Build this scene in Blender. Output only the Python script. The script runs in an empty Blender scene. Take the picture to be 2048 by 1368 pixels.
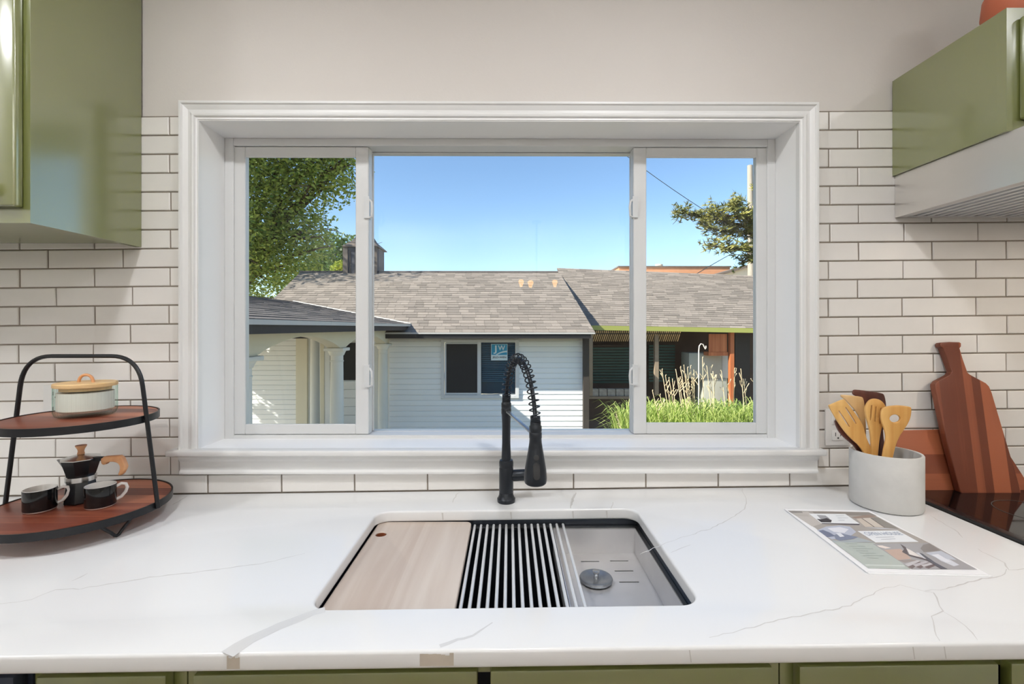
import bpy, bmesh, math, random
from math import sin, cos, pi, sqrt, tan, atan2, radians
from mathutils import Vector, Matrix
import numpy as np
random.seed(7)
RNG = np.random.default_rng(7)
SC = bpy.context.scene
COL = SC.collection

# ------------------------------------------------------------------ camera
F, CX, CY, YAW = 936.0, 1024.0, 655.0, 0.0055
CAM = Vector((0.0, -1.285, 1.356))
cam_d = bpy.data.cameras.new('camera')
cam = bpy.data.objects.new('camera', cam_d)
COL.objects.link(cam)
cam.location = CAM
cam.rotation_euler = (pi / 2, 0, -YAW)
cam_d.sensor_width = 36.0
cam_d.lens = F / 2048 * 36.0
cam_d.shift_y = -(684 - CY) / 2048
cam_d.clip_start = 0.01
SC.camera = cam

# ------------------------------------------------------------------ exposure, sky, sun, large lights
SC.view_settings.view_transform = 'Standard'
SC.view_settings.look = 'None'
SC.view_settings.gamma = 1.0
SC.view_settings.use_curve_mapping = False
SC.view_settings.exposure = 0.0
try:
    SC.cycles.max_bounces = 10
    SC.cycles.diffuse_bounces = 5
    SC.cycles.glossy_bounces = 5
    SC.cycles.transparent_max_bounces = 16
    SC.cycles.caustics_reflective = False
    SC.cycles.caustics_refractive = False
    SC.cycles.sample_clamp_indirect = 6.0
    SC.cycles.use_denoising = True
except Exception:
    pass

SUN_EL, SUN_AZ = radians(37), radians(68)      # azimuth counted from straight behind the camera to its left
SUN_STRENGTH = 10.5
SKY_STRENGTH = 0.235
world = bpy.data.worlds.new('sky')
SC.world = world
world.use_nodes = True
wn = world.node_tree
wn.nodes.clear()
w_out = wn.nodes.new('ShaderNodeOutputWorld')
w_bg = wn.nodes.new('ShaderNodeBackground')
w_sky = wn.nodes.new('ShaderNodeTexSky')
w_sky.sky_type = 'NISHITA'
w_sky.sun_disc = False
w_sky.sun_elevation = SUN_EL
w_sky.sun_rotation = radians(180) + SUN_AZ
w_sky.altitude = 100
w_sky.air_density = 1.0
w_sky.dust_density = 0.15
w_sky.ozone_density = 3.5
w_bg.inputs['Strength'].default_value = SKY_STRENGTH
wn.links.new(w_sky.outputs[0], w_bg.inputs['Color'])
wn.links.new(w_bg.outputs[0], w_out.inputs['Surface'])

to_sun = Vector((-sin(SUN_AZ) * cos(SUN_EL), -cos(SUN_AZ) * cos(SUN_EL), sin(SUN_EL)))
sd = bpy.data.lights.new('sun', 'SUN')
sd.energy = SUN_STRENGTH
sd.angle = radians(0.6)
sd.color = (1.0, 0.93, 0.84)
so = bpy.data.objects.new('sun', sd)
COL.objects.link(so)
so.rotation_euler = to_sun.to_track_quat('Z', 'Y').to_euler()
so.location = to_sun * 30


def area_light(name, loc, size, watts, color=(1, 0.95, 0.88), target=None, spread=180):
    ld = bpy.data.lights.new(name, 'AREA')
    ld.shape = 'DISK'
    ld.size = size
    ld.energy = watts
    ld.color = color
    ld.spread = radians(spread)
    lo = bpy.data.objects.new(name, ld)
    COL.objects.link(lo)
    lo.location = loc
    if target is not None:
        lo.rotation_euler = (Vector(loc) - Vector(target)).to_track_quat('Z', 'Y').to_euler()
    return lo


# recessed ceiling lamps (their trims and diffusers are built further down)
LAMPS = [(-0.72, -0.86, 8.6), (0.40, -0.88, 10), (-1.75, -1.22, 11), (1.70, -1.12, 4.5)]
for (lx, ly, lw) in LAMPS:
    area_light('ceiling_lamp', (lx, ly, 2.44), 0.16, lw, (0.97, 0.98, 1.0))
# added fill: unseen up-facing lights behind the camera, brightening the room off the ceiling
for ux in (-1.3, 0.2, 1.7):
    area_light('ceiling_fill', (ux, -3.95, 1.95), 0.35, 28, (0.95, 0.98, 1.0), target=(ux, -4.1, 4.0))


# ------------------------------------------------------------------ pixel -> place helpers (2048 x 1368 frame)
K = 0.0103                                       # the tile courses and worktop run slightly out of level


def zc(x):
    return 0.91 + K * x


def ray(px, py):
    u, v = (px - CX) / F, (CY - py) / F
    return Vector((sin(YAW) + cos(YAW) * u, cos(YAW) - sin(YAW) * u, v))


def at_y(px, py, y):
    d = ray(px, py)
    return CAM + d * ((y - CAM.y) / d.y)


def at_d(px, py, depth):
    return at_y(px, py, depth + CAM.y)


def at_z(px, py, z):
    d = ray(px, py)
    return CAM + d * ((z - CAM.z) / d.z)


def at_c(px, py, h=0.0):
    d = ray(px, py)
    return CAM + d * ((0.91 + h - CAM.z) / (d.z - K * d.x))


def at_plane(px, py, p0, n):
    d = ray(px, py)
    return CAM + d * ((Vector(p0) - CAM).dot(n) / d.dot(n))


# ------------------------------------------------------------------ materials
def lin(c):
    return c / 12.92 if c <= 0.04045 else ((c + 0.055) / 1.055) ** 2.4


def rgb(h):
    if isinstance(h, str):
        h = h.lstrip('#')
        h = [int(h[i:i + 2], 16) / 255 for i in (0, 2, 4)]
    else:
        h = [v / 255 for v in h]
    return tuple(lin(v) for v in h) + (1.0,)


def nodes_of(name):
    m = bpy.data.materials.new(name)
    m.use_nodes = True
    nt = m.node_tree
    nt.nodes.clear()
    out = nt.nodes.new('ShaderNodeOutputMaterial')
    return m, nt, out


def scale_col(c, k):
    return tuple(min(1, v * k) for v in c[:3]) + (1.0,)


def M(name, col, rough=0.5, metal=0.0, var=0.0, vscale=6.0, bump=0.0, bscale=60.0, coat=0.0, spec=0.5,
      stretch=(1, 1, 1), objvar=0.0, tone=0.0, emit=None, coords='Object', roughvar=0.0, coat_ior=1.5, coat_rough=0.08):
    m, nt, out = nodes_of(name)
    N, L = nt.nodes, nt.links
    b = N.new('ShaderNodeBsdfPrincipled')
    L.new(b.outputs[0], out.inputs[0])
    base = rgb(col)
    b.inputs['Base Color'].default_value = base
    b.inputs['Roughness'].default_value = rough
    b.inputs['Metallic'].default_value = metal
    b.inputs['Specular IOR Level'].default_value = spec
    b.inputs['Coat Weight'].default_value = coat
    b.inputs['Coat Roughness'].default_value = coat_rough
    b.inputs['Coat IOR'].default_value = coat_ior
    tc = N.new('ShaderNodeTexCoord')
    mp = N.new('ShaderNodeMapping')
    mp.inputs['Scale'].default_value = stretch
    L.new(tc.outputs[coords], mp.inputs[0])
    sock = None
    nz = N.new('ShaderNodeTexNoise')
    nz.inputs['Scale'].default_value = vscale
    nz.inputs['Detail'].default_value = 5
    L.new(mp.outputs[0], nz.inputs['Vector'])
    if var > 0:
        r = N.new('ShaderNodeValToRGB')
        r.color_ramp.elements[0].position = 0.3
        r.color_ramp.elements[1].position = 0.7
        r.color_ramp.elements[0].color = scale_col(base, 1 - var)
        r.color_ramp.elements[1].color = scale_col(base, 1 + var)
        L.new(nz.outputs['Fac'], r.inputs[0])
        sock = r.outputs[0]
    for kind, amount in (('obj', objvar), ('tone', tone)):
        if amount <= 0:
            continue
        if kind == 'obj':
            s = N.new('ShaderNodeObjectInfo').outputs['Random']
        else:
            at = N.new('ShaderNodeAttribute')
            at.attribute_name = 'tone'
            s = at.outputs['Fac']
        mr = N.new('ShaderNodeMapRange')
        mr.inputs['To Min'].default_value = 1 - amount
        mr.inputs['To Max'].default_value = 1 + amount
        L.new(s, mr.inputs['Value'])
        mx = N.new('ShaderNodeVectorMath')
        mx.operation = 'SCALE'
        if sock is None:
            mx.inputs[0].default_value = base[:3]
        else:
            L.new(sock, mx.inputs[0])
        L.new(mr.outputs[0], mx.inputs['Scale'])
        sock = mx.outputs[0]
    if sock is not None:
        L.new(sock, b.inputs['Base Color'])
    if roughvar > 0:
        mr = N.new('ShaderNodeMapRange')
        mr.inputs['To Min'].default_value = max(0.02, rough - roughvar)
        mr.inputs['To Max'].default_value = rough + roughvar
        L.new(nz.outputs['Fac'], mr.inputs['Value'])
        L.new(mr.outputs[0], b.inputs['Roughness'])
    if bump > 0:
        n2 = N.new('ShaderNodeTexNoise')
        n2.inputs['Scale'].default_value = bscale
        n2.inputs['Detail'].default_value = 4
        L.new(mp.outputs[0], n2.inputs['Vector'])
        bp = N.new('ShaderNodeBump')
        bp.inputs['Strength'].default_value = bump
        bp.inputs['Distance'].default_value = 0.002
        L.new(n2.outputs['Fac'], bp.inputs['Height'])
        L.new(bp.outputs[0], b.inputs['Normal'])
    if emit:
        b.inputs['Emission Color'].default_value = rgb(emit[0])
        b.inputs['Emission Strength'].default_value = emit[1]
    return m


def M_wood(name, dark, light, rough=0.45, grain=0, stave=0.0, stave_axis=1, fine=40.0, coat=0.0, mix=0.5):
    """grain runs along axis `grain` of the object; staves of width `stave` across `stave_axis`."""
    m, nt, out = nodes_of(name)
    N, L = nt.nodes, nt.links
    b = N.new('ShaderNodeBsdfPrincipled')
    L.new(b.outputs[0], out.inputs[0])
    b.inputs['Roughness'].default_value = rough
    b.inputs['Coat Weight'].default_value = coat
    tc = N.new('ShaderNodeTexCoord')
    mp = N.new('ShaderNodeMapping')
    s = [fine, fine, fine]
    s[grain] = fine * 0.06
    mp.inputs['Scale'].default_value = s
    L.new(tc.outputs['Object'], mp.inputs[0])
    nz = N.new('ShaderNodeTexNoise')
    nz.inputs['Scale'].default_value = 1.0
    nz.inputs['Detail'].default_value = 6
    nz.inputs['Distortion'].default_value = 0.6
    L.new(mp.outputs[0], nz.inputs['Vector'])
    val = nz.outputs['Fac']
    if stave > 0:
        sep = N.new('ShaderNodeSeparateXYZ')
        L.new(tc.outputs['Object'], sep.inputs[0])
        dv = N.new('ShaderNodeMath')
        dv.operation = 'DIVIDE'
        dv.inputs[1].default_value = stave
        L.new(sep.outputs[stave_axis], dv.inputs[0])
        fl = N.new('ShaderNodeMath')
        fl.operation = 'FLOOR'
        L.new(dv.outputs[0], fl.inputs[0])
        wn_ = N.new('ShaderNodeTexWhiteNoise')
        wn_.noise_dimensions = '1D'
        L.new(fl.outputs[0], wn_.inputs['W'])
        mixn = N.new('ShaderNodeMix')
        mixn.inputs[0].default_value = mix
        L.new(val, mixn.inputs[2])
        L.new(wn_.outputs[0], mixn.inputs[3])
        val = mixn.outputs[0]
    r = N.new('ShaderNodeValToRGB')
    r.color_ramp.elements[0].position = 0.33
    r.color_ramp.elements[1].position = 0.67
    r.color_ramp.elements[0].color = rgb(dark)
    r.color_ramp.elements[1].color = rgb(light)
    L.new(val, r.inputs[0])
    L.new(r.outputs[0], b.inputs['Base Color'])
    bp = N.new('ShaderNodeBump')
    bp.inputs['Strength'].default_value = 0.12
    bp.inputs['Distance'].default_value = 0.001
    L.new(nz.outputs['Fac'], bp.inputs['Height'])
    L.new(bp.outputs[0], b.inputs['Normal'])
    return m


def M_glass(name, tint=(0.97, 0.99, 0.98), ior=1.45, rough=0.0, clear=1.0):
    m, nt, out = nodes_of(name)
    N, L = nt.nodes, nt.links
    tr = N.new('ShaderNodeBsdfTransparent')
    tr.inputs[0].default_value = tuple(t * clear for t in tint) + (1,)
    gl = N.new('ShaderNodeBsdfGlossy')
    gl.inputs['Roughness'].default_value = rough
    fr = N.new('ShaderNodeFresnel')
    fr.inputs['IOR'].default_value = ior
    ge = N.new('ShaderNodeNewGeometry')
    inv = N.new('ShaderNodeMath')
    inv.operation = 'SUBTRACT'
    inv.inputs[0].default_value = 1.0
    L.new(ge.outputs['Backfacing'], inv.inputs[1])
    mul = N.new('ShaderNodeMath')
    mul.operation = 'MULTIPLY'
    L.new(fr.outputs[0], mul.inputs[0])
    L.new(inv.outputs[0], mul.inputs[1])
    mx = N.new('ShaderNodeMixShader')
    L.new(mul.outputs[0], mx.inputs[0])
    L.new(tr.outputs[0], mx.inputs[1])
    L.new(gl.outputs[0], mx.inputs[2])
    L.new(mx.outputs[0], out.inputs[0])
    return m


MT = {}
MT['paint'] = M('wall_paint', '#d2cdc8', 0.75, var=0.015, vscale=2.0, bump=0.15, bscale=180)
MT['paint_room'] = M('room_paint', '#d2d0cc', 0.8)
MT['ceiling'] = M('ceiling_paint', '#eeece8', 0.85)
MT['floor'] = M_wood('oak_floor', '#857565', '#a5978a', 0.4, grain=1, stave=0.12, stave_axis=0, fine=8)
MT['tile'] = M('glazed_tile', '#e4e1dd', 0.33, var=0.025, vscale=14, bump=0.10, bscale=22, objvar=0.035)
MT['grout'] = M('grey_grout', '#857b70', 0.9, var=0.08, vscale=40)
MT['trim'] = M('white_trim_paint', '#dededd', 0.4)
MT['reveal'] = M('white_reveal_paint', '#f3f3f3', 0.4)
MT['vinyl'] = M('white_vinyl', '#d4d5d5', 0.35)
MT['vinyl_grey'] = M('grey_latch', '#cfd1d2', 0.4)
MT['glass'] = M_glass('window_glass')
MT['green'] = M('olive_cabinet_paint', '#6d733a', 0.4, var=0.03, vscale=3, bump=0.08, bscale=35, coat=1.0, coat_ior=2.3, coat_rough=0.2)
MT['quartz'] = M('white_quartz', '#e6e7e8', 0.16, var=0.012, vscale=3)
MT['vein'] = M('quartz_vein', '#cfcecd', 0.2, var=0.05, vscale=30)
MT['vein_wide'] = M('quartz_vein_broad', '#d3d3d3', 0.16, var=0.03, vscale=12)
MT['vein_dark'] = M('quartz_vein_taupe', '#bfb6aa', 0.2, var=0.10, vscale=25)
MT['steel'] = M('brushed_steel', '#c4c2be', 0.30, metal=1.0, var=0.04, vscale=12, stretch=(1, 1, 30), roughvar=0.08)
MT['hood_steel'] = M('hood_steel', '#dedbd7', 0.34, metal=0.85, var=0.012, vscale=5, stretch=(1, 1, 6), roughvar=0.05)
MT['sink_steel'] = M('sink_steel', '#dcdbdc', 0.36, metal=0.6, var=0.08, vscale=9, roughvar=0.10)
MT['stopper'] = M('stopper_steel', '#9ba0a6', 0.3, metal=0.9, var=0.15, vscale=40)
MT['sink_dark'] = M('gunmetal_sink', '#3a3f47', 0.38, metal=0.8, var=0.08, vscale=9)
MT['rack_bar'] = M('rack_bar', '#eef0f2', 0.3, metal=0.35)
MT['rubber'] = M('black_rubber', '#15171b', 0.6)
MT['black'] = M('matte_black_metal', '#1d1e21', 0.38, metal=0.3)
MT['faucet'] = M('faucet_black', '#2a2e34', 0.33, metal=0.5, var=0.03)
MT['faucet_arm'] = M('faucet_arm', '#a9adb0', 0.3, metal=0.8)
MT['acacia'] = M_wood('acacia_tray', '#6e3424', '#bb7454', 0.4, grain=0, stave=0.05, stave_axis=1, fine=34, mix=0.4)
MT['board_walnut'] = M_wood('bottle_board_wood', '#66321f', '#9a573a', 0.42, grain=1, stave=0.022, stave_axis=0, fine=30, mix=0.5)
MT['board_rect'] = M_wood('rect_board_wood', '#743a24', '#9c583a', 0.42, grain=0, stave=0.05, stave_axis=1, fine=26)
MT['maple'] = M_wood('pale_board', '#c0b0a4', '#d3c8be', 0.5, grain=1, stave=0.115, stave_axis=0, fine=30, mix=0.3)
MT['maple_edge'] = M('board_hole', '#8a4a2c', 0.6)
MT['bamboo'] = M_wood('bamboo', '#bf8a45', '#dcb06c', 0.45, grain=1, fine=26)
MT['bamboo_pale'] = M_wood('pale_beech', '#c79f68', '#e0be8c', 0.5, grain=1, fine=26)
MT['dark_wood'] = M_wood('dark_walnut', '#3f211a', '#63362a', 0.45, grain=1, fine=30)
MT['lid_wood'] = M_wood('lid_beech', '#dab27a', '#eaca98', 0.45, grain=0, fine=20)
MT['handle_wood'] = M_wood('handle_beech', '#c88c5e', '#e0aa7c', 0.45, grain=2, fine=30)
MT['moka'] = M('moka_black', '#17181b', 0.28, metal=0.1)
MT['alu'] = M('polished_aluminium', '#d5d5d4', 0.25, metal=1.0)
MT['mug'] = M('black_glaze', '#101113', 0.12)
MT['porcelain'] = M('white_porcelain', '#eceae6', 0.2)
MT['jar_glass'] = M_glass('ribbed_jar_glass', (0.90, 0.95, 0.93), 1.5, 0.03)
MT['wax'] = M('white_filling', '#eee9e2', 0.7)
MT['concrete'] = M('pale_concrete', '#c6c5c2', 0.8, var=0.06, vscale=18, bump=0.25, bscale=60)
MT['paper'] = M('white_paper', '#f0f0f2', 0.5)
MT['plate'] = M('outlet_plastic', '#e0dfdd', 0.35)
MT['plate_dark'] = M('outlet_slot', '#4a4744', 0.6)
MT['ceran'] = M('black_glass_ceramic', '#0b0b0c', 0.05)
MT['range_black'] = M('black_enamel', '#17181a', 0.3)
MT['terracotta'] = M('terracotta', '#c0694a', 0.55, var=0.05, vscale=10)
MT['knob'] = M('pearl_knob', '#e6dccb', 0.2, metal=0.3)
MT['brass'] = M('aged_brass', '#a98a52', 0.3, metal=1.0)
MT['bulb'] = M('warm_bulb', '#ffc27a', 0.4, emit=('#ffb45e', 22))
MT['led'] = M('led_diffuser', '#ffffff', 0.4, emit=('#fff0dd', 6))
MT['dish'] = M('dishwasher_panel', '#2b3240', 0.35)
# outside
MT['shingle'] = M('asphalt_shingle', '#857b71', 0.9, var=0.10, vscale=40, tone=0.22, bump=0.5, bscale=300)
MT['shingle_shade_tone'] = M('shade_tone_shingle', '#665f5b', 0.9, var=0.10, vscale=40, tone=0.18, bump=0.5, bscale=300)  # darker copy of the shingle, breezeway roof's shade put into the colour
MT['siding'] = M('white_siding', '#f3f4f4', 0.55, var=0.02, vscale=3, objvar=0.015)
MT['cream'] = M('cream_paint', '#e3dcc6', 0.6, var=0.02)
MT['column'] = M('column_paint', '#e4e2da', 0.55, var=0.02)
MT['fascia_black'] = M('black_fascia', '#1b1a1b', 0.6)
MT['drip'] = M('white_drip_edge', '#c4c1bb', 0.5)
MT['olive_fascia'] = M('olive_fascia', '#9a9d52', 0.5)
MT['screen'] = M('insect_screen', '#2a2b2d', 0.6, spec=0.2)
MT['dark_pane'] = M('blue_pane', '#123a52', 0.06)
MT['blind'] = M('blue_blind_slat', '#1f5a7a', 0.5)
MT['sticker_blue'] = M('sticker_blue', '#2396bf', 0.5)
MT['sticker_white'] = M('sticker_white', '#d6e6ea', 0.5)
MT['ink'] = M('sticker_ink', '#1a1d22', 0.5)
MT['brown_wall'] = M('patio_brown_wall', '#4a3a30', 0.85, var=0.15, vscale=5)
MT['post_brown'] = M('dark_post', '#3c3530', 0.7, var=0.1)
MT['post_tan'] = M('weathered_post', '#8c7c68', 0.8, var=0.1)
MT['post_orange'] = M_wood('cedar_post', '#a0552c', '#c4794a', 0.6, grain=2, fine=12)
MT['reed'] = M('reed_slat', '#e8cc9c', 0.7, tone=0.25)
MT['block'] = M('concrete_block', '#a19b90', 0.9, var=0.2, vscale=14)
MT['grey_box'] = M('grey_box', '#a3a498', 0.6, var=0.05)
MT['green_blind'] = M('green_shutter', '#2c4a40', 0.6)
MT['soil'] = M('yard_soil', '#b8ad98', 0.95, var=0.15, vscale=2.5, bump=0.5, bscale=20)
MT['terra_bldg'] = M('tan_block_building', '#c98f68', 0.8, var=0.06, vscale=4)
MT['gable'] = M('cream_gable', '#e6d8c0', 0.7)
MT['coping'] = M('dark_coping', '#6b5f55', 0.7)
MT['pole'] = M('grey_timber_pole', '#a49a8c', 0.9, var=0.15, vscale=8, stretch=(6, 6, 0.4))
MT['wire'] = M('cable_black', '#2a2a2c', 0.6)
MT['bark'] = M('bark', '#57493a', 0.95, var=0.2, vscale=10, bump=0.6, bscale=30)
MT['cupola'] = M('cupola_wood', '#3c3c44', 0.7, var=0.15, vscale=6)
MT['stalk'] = M('dry_stalk', '#d8c3a0', 0.8, objvar=0.12)
MT['hook'] = M('hook_metal', '#d9cfc2', 0.5)


def M_leaf(name, a, b_, trans=0.35):
    m, nt, out = nodes_of(name)
    N, L = nt.nodes, nt.links
    at = N.new('ShaderNodeAttribute')
    at.attribute_name = 'tone'
    r = N.new('ShaderNodeValToRGB')
    r.color_ramp.elements[0].color = rgb(a)
    r.color_ramp.elements[1].color = rgb(b_)
    L.new(at.outputs['Fac'], r.inputs[0])
    d = N.new('ShaderNodeBsdfPrincipled')
    d.inputs['Roughness'].default_value = 0.5
    L.new(r.outputs[0], d.inputs['Base Color'])
    t = N.new('ShaderNodeBsdfTranslucent')
    L.new(r.outputs[0], t.inputs[0])
    mx = N.new('ShaderNodeMixShader')
    mx.inputs[0].default_value = trans
    L.new(d.outputs[0], mx.inputs[1])
    L.new(t.outputs[0], mx.inputs[2])
    L.new(mx.outputs[0], out.inputs[0])
    return m


MT['leaf'] = M_leaf('tree_leaf', '#56762c', '#c4cf64')
MT['leaf_dark'] = M_leaf('far_leaf', '#3a5524', '#74903c')
MT['leaf_yellow'] = M_leaf('yellow_leaf', '#7c9430', '#c8c850')
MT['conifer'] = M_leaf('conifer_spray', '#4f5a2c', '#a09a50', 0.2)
MT['blade'] = M_leaf('daylily_blade', '#7c9a3c', '#dbe58e', 0.4)


# ------------------------------------------------------------------ mesh helpers
def tag(o, label=None, cat=None, group=None, kind=None):
    if label:
        o['label'] = label
    if cat:
        o['category'] = cat
    if group:
        o['group'] = group
    if kind:
        o['kind'] = kind
    return o


WORLD = {}


def wloc(o):
    return WORLD.get(o.name, Vector((0, 0, 0)))


def empty(name, loc, label=None, cat=None, group=None, kind=None, parent=None):
    o = bpy.data.objects.new(name, None)
    COL.objects.link(o)
    o.empty_display_size = 0.05
    loc = Vector(loc)
    o.location = loc - (wloc(parent) if parent else Vector((0, 0, 0)))
    if parent:
        o.parent = parent
    WORLD[o.name] = loc
    return tag(o, label, cat, group, kind)


def link_mesh(name, me, mat, parent=None, origin=None, recenter=True):
    """me has world coordinates; the origin goes to its bottom centre."""
    if recenter:
        n = len(me.vertices)
        co = np.empty(n * 3, dtype=np.float32)
        me.vertices.foreach_get('co', co)
        co = co.reshape(-1, 3)
        if origin is None:
            lo, hi = co.min(0), co.max(0)
            origin = Vector((float(lo[0] + hi[0]) / 2, float(lo[1] + hi[1]) / 2, float(lo[2])))
        co -= np.array(origin, dtype=np.float32)
        me.vertices.foreach_set('co', co.ravel())
        me.update()
    else:
        origin = Vector((0, 0, 0))
    o = bpy.data.objects.new(name, me)
    COL.objects.link(o)
    if mat is not None:
        me.materials.clear()
        me.materials.append(mat if not isinstance(mat, str) else MT[mat])
    o.location = Vector(origin) - (wloc(parent) if parent else Vector((0, 0, 0)))
    if parent:
        o.parent = parent
    WORLD[o.name] = Vector(origin)
    return o


def shade(me, ang=35):
    me.polygons.foreach_set('use_smooth', [True] * len(me.polygons))
    try:
        me.set_sharp_from_angle(angle=radians(ang))
    except Exception:
        pass


class MB:
    def __init__(self):
        self.v, self.f, self.t = [], [], []
        self.tone = None

    def _add(self, vs, fs):
        n = len(self.v)
        self.v += [tuple(p) for p in vs]
        self.f += [tuple(i + n for i in f) for f in fs]
        if self.tone is not None:
            self.t += [self.tone] * len(fs)
        return self

    def hexa(self, p):      # 0-3 bottom loop, 4-7 top loop
        return self._add(p, [(3, 2, 1, 0), (4, 5, 6, 7), (0, 1, 5, 4), (1, 2, 6, 5), (2, 3, 7, 6), (3, 0, 4, 7)])

    def box(self, x0, x1, y0, y1, z0, z1):
        x0, x1 = min(x0, x1), max(x0, x1)
        y0, y1 = min(y0, y1), max(y0, y1)
        z0, z1 = min(z0, z1), max(z0, z1)
        return self.hexa([(x0, y0, z0), (x1, y0, z0), (x1, y1, z0), (x0, y1, z0),
                          (x0, y0, z1), (x1, y0, z1), (x1, y1, z1), (x0, y1, z1)])

    def boxk(self, x0, x1, y0, y1, z0, z1):     # the same, following the worktop's run out of level
        p = [(x0, y0, z0), (x1, y0, z0), (x1, y1, z0), (x0, y1, z0),
             (x0, y0, z1), (x1, y0, z1), (x1, y1, z1), (x0, y1, z1)]
        return self.hexa([(a, b, c + K * a) for a, b, c in p])

    def quad(self, a, b, c, d):
        return self._add([a, b, c, d], [(0, 1, 2, 3)])

    def poly(self, pts):
        return self._add(pts, [tuple(range(len(pts)))])

    def tube(self, pts, r, n=8, closed=False, caps=True, flat=1.0):
        pts = [Vector(p) for p in pts]
        m = len(pts)
        rs = r if isinstance(r, (list, tuple)) else [r] * m
        tang = []
        for i in range(m):
            if closed:
                t = pts[(i + 1) % m] - pts[i - 1]
            else:
                t = pts[min(i + 1, m - 1)] - pts[max(i - 1, 0)]
            if t.length < 1e-9:
                t = Vector((0, 0, 1))
            tang.append(t.normalized())
        ref = Vector((0, 0, 1)) if abs(tang[0].z) < 0.9 else Vector((0, 1, 0))
        nrm = (ref - tang[0] * ref.dot(tang[0])).normalized()
        vs, fs = [], []
        for i in range(m):
            nrm = (nrm - tang[i] * nrm.dot(tang[i]))
            nrm = nrm.normalized() if nrm.length > 1e-6 else tang[i].orthogonal().normalized()
            bn = tang[i].cross(nrm)
            for k in range(n):
                a = 2 * pi * k / n
                vs.append(pts[i] + nrm * (cos(a) * rs[i] * flat) + bn * (sin(a) * rs[i]))
        rings = m if closed else m - 1
        for i in range(rings):
            j = (i + 1) % m
            for k in range(n):
                l = (k + 1) % n
                fs.append((i * n + k, i * n + l, j * n + l, j * n + k))
        if caps and not closed:
            fs.append(tuple(range(n - 1, -1, -1)))
            fs.append(tuple((m - 1) * n + k for k in range(n)))
        return self._add(vs, fs)

    def lathe(self, prof, c=(0, 0, 0), n=32, axis=None, rib=None, a0=0.0):
        """prof: (radius, height) pairs; closes at radius 0; axis: direction of height."""
        c = Vector(c)
        ax = Vector(axis).normalized() if axis is not None else Vector((0, 0, 1))
        e1 = ax.orthogonal().normalized() if axis is not None else Vector((1, 0, 0))
        e2 = ax.cross(e1)
        vs, fs, idx = [], [], []
        for (r, h) in prof:
            if r < 1e-6:
                idx.append([len(vs)] * n)
                vs.append(c + ax * h)
            else:
                row = []
                for k in range(n):
                    a = a0 + 2 * pi * k / n
                    rr = r * (rib(k) if rib else 1.0)
                    row.append(len(vs))
                    vs.append(c + ax * h + e1 * (cos(a) * rr) + e2 * (sin(a) * rr))
                idx.append(row)
        for i in range(len(prof) - 1):
            for k in range(n):
                l = (k + 1) % n
                f = [idx[i][k], idx[i][l], idx[i + 1][l], idx[i + 1][k]]
                g = []
                for q in f:
                    if q not in g:
                        g.append(q)
                if len(g) >= 3:
                    fs.append(tuple(g))
        return self._add(vs, fs)

    def build(self, name, mat, parent=None, bevel=0.0, seg=2, smooth=35, label=None, kind=None, origin=None, fix=True):
        me = bpy.data.meshes.new(name)
        me.from_pydata(self.v, [], self.f)
        if fix:
            bm = bmesh.new()
            bm.from_mesh(me)
            bmesh.ops.recalc_face_normals(bm, faces=bm.faces)
            if bevel > 0:
                es = [e for e in bm.edges if len(e.link_faces) == 2 and e.calc_face_angle(0) > radians(30)]
                bmesh.ops.bevel(bm, geom=es, offset=bevel, segments=seg, profile=0.5, affect='EDGES', clamp_overlap=True)
            bm.to_mesh(me)
            bm.free()
        if self.t and len(self.t) == len(me.polygons):
            at = me.attributes.new('tone', 'FLOAT', 'FACE')
            at.data.foreach_set('value', self.t)
        if smooth:
            shade(me, smooth)
        o = link_mesh(name, me, mat, parent, origin)
        return tag(o, label, kind=kind)


def plate(name, mat, outer, holes=(), t=0.01, bevel=0.0, frame=None, parent=None, label=None, kind=None, res=2, post=None):
    """A flat plate cut to an outline: `frame` maps its local x, y, z (z = thickness direction) into the world."""
    cu = bpy.data.curves.new(name, 'CURVE')
    cu.dimensions = '2D'
    cu.fill_mode = 'BOTH'
    for loop in [outer] + list(holes):
        sp = cu.splines.new('POLY')
        sp.points.add(len(loop) - 1)
        for p, q in zip(sp.points, loop):
            p.co = (q[0], q[1], 0, 1)
        sp.use_cyclic_u = True
    cu.extrude = max(1e-5, t / 2 - bevel)
    cu.bevel_depth = bevel
    cu.bevel_resolution = res
    cu.offset = -bevel
    ob = bpy.data.objects.new(name + '_tmp', cu)
    me = bpy.data.meshes.new_from_object(ob)
    bpy.data.objects.remove(ob)
    bpy.data.curves.remove(cu)
    me.name = name
    bm = bmesh.new()
    bm.from_mesh(me)
    bmesh.ops.remove_doubles(bm, verts=bm.verts, dist=1e-5)
    bmesh.ops.recalc_face_normals(bm, faces=bm.faces)
    bm.to_mesh(me)
    bm.free()
    shade(me, 35)
    local = frame is not None and post is None
    if local:                                    # keep local axes so that wood grain follows the plate
        o = link_mesh(name, me, mat, None, recenter=False)
        fr = frame.copy()
        if parent:
            fr.translation = fr.translation - wloc(parent)
            o.parent = parent
        o.matrix_local = fr
        WORLD[o.name] = frame.translation.copy()
    else:
        if frame is not None:
            me.transform(frame)
        if post:
            for v in me.vertices:
                v.co = post(v.co)
        o = link_mesh(name, me, mat, parent)
    return tag(o, label, kind=kind)


def rrect(x0, x1, y0, y1, r, n=6):
    pts = []
    for cx_, cy_, a0 in ((x1 - r, y1 - r, 0), (x0 + r, y1 - r, 90), (x0 + r, y0 + r, 180), (x1 - r, y0 + r, 270)):
        for k in range(n + 1):
            a = radians(a0 + 90 * k / n)
            pts.append((cx_ + r * cos(a), cy_ + r * sin(a)))
    return pts


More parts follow.
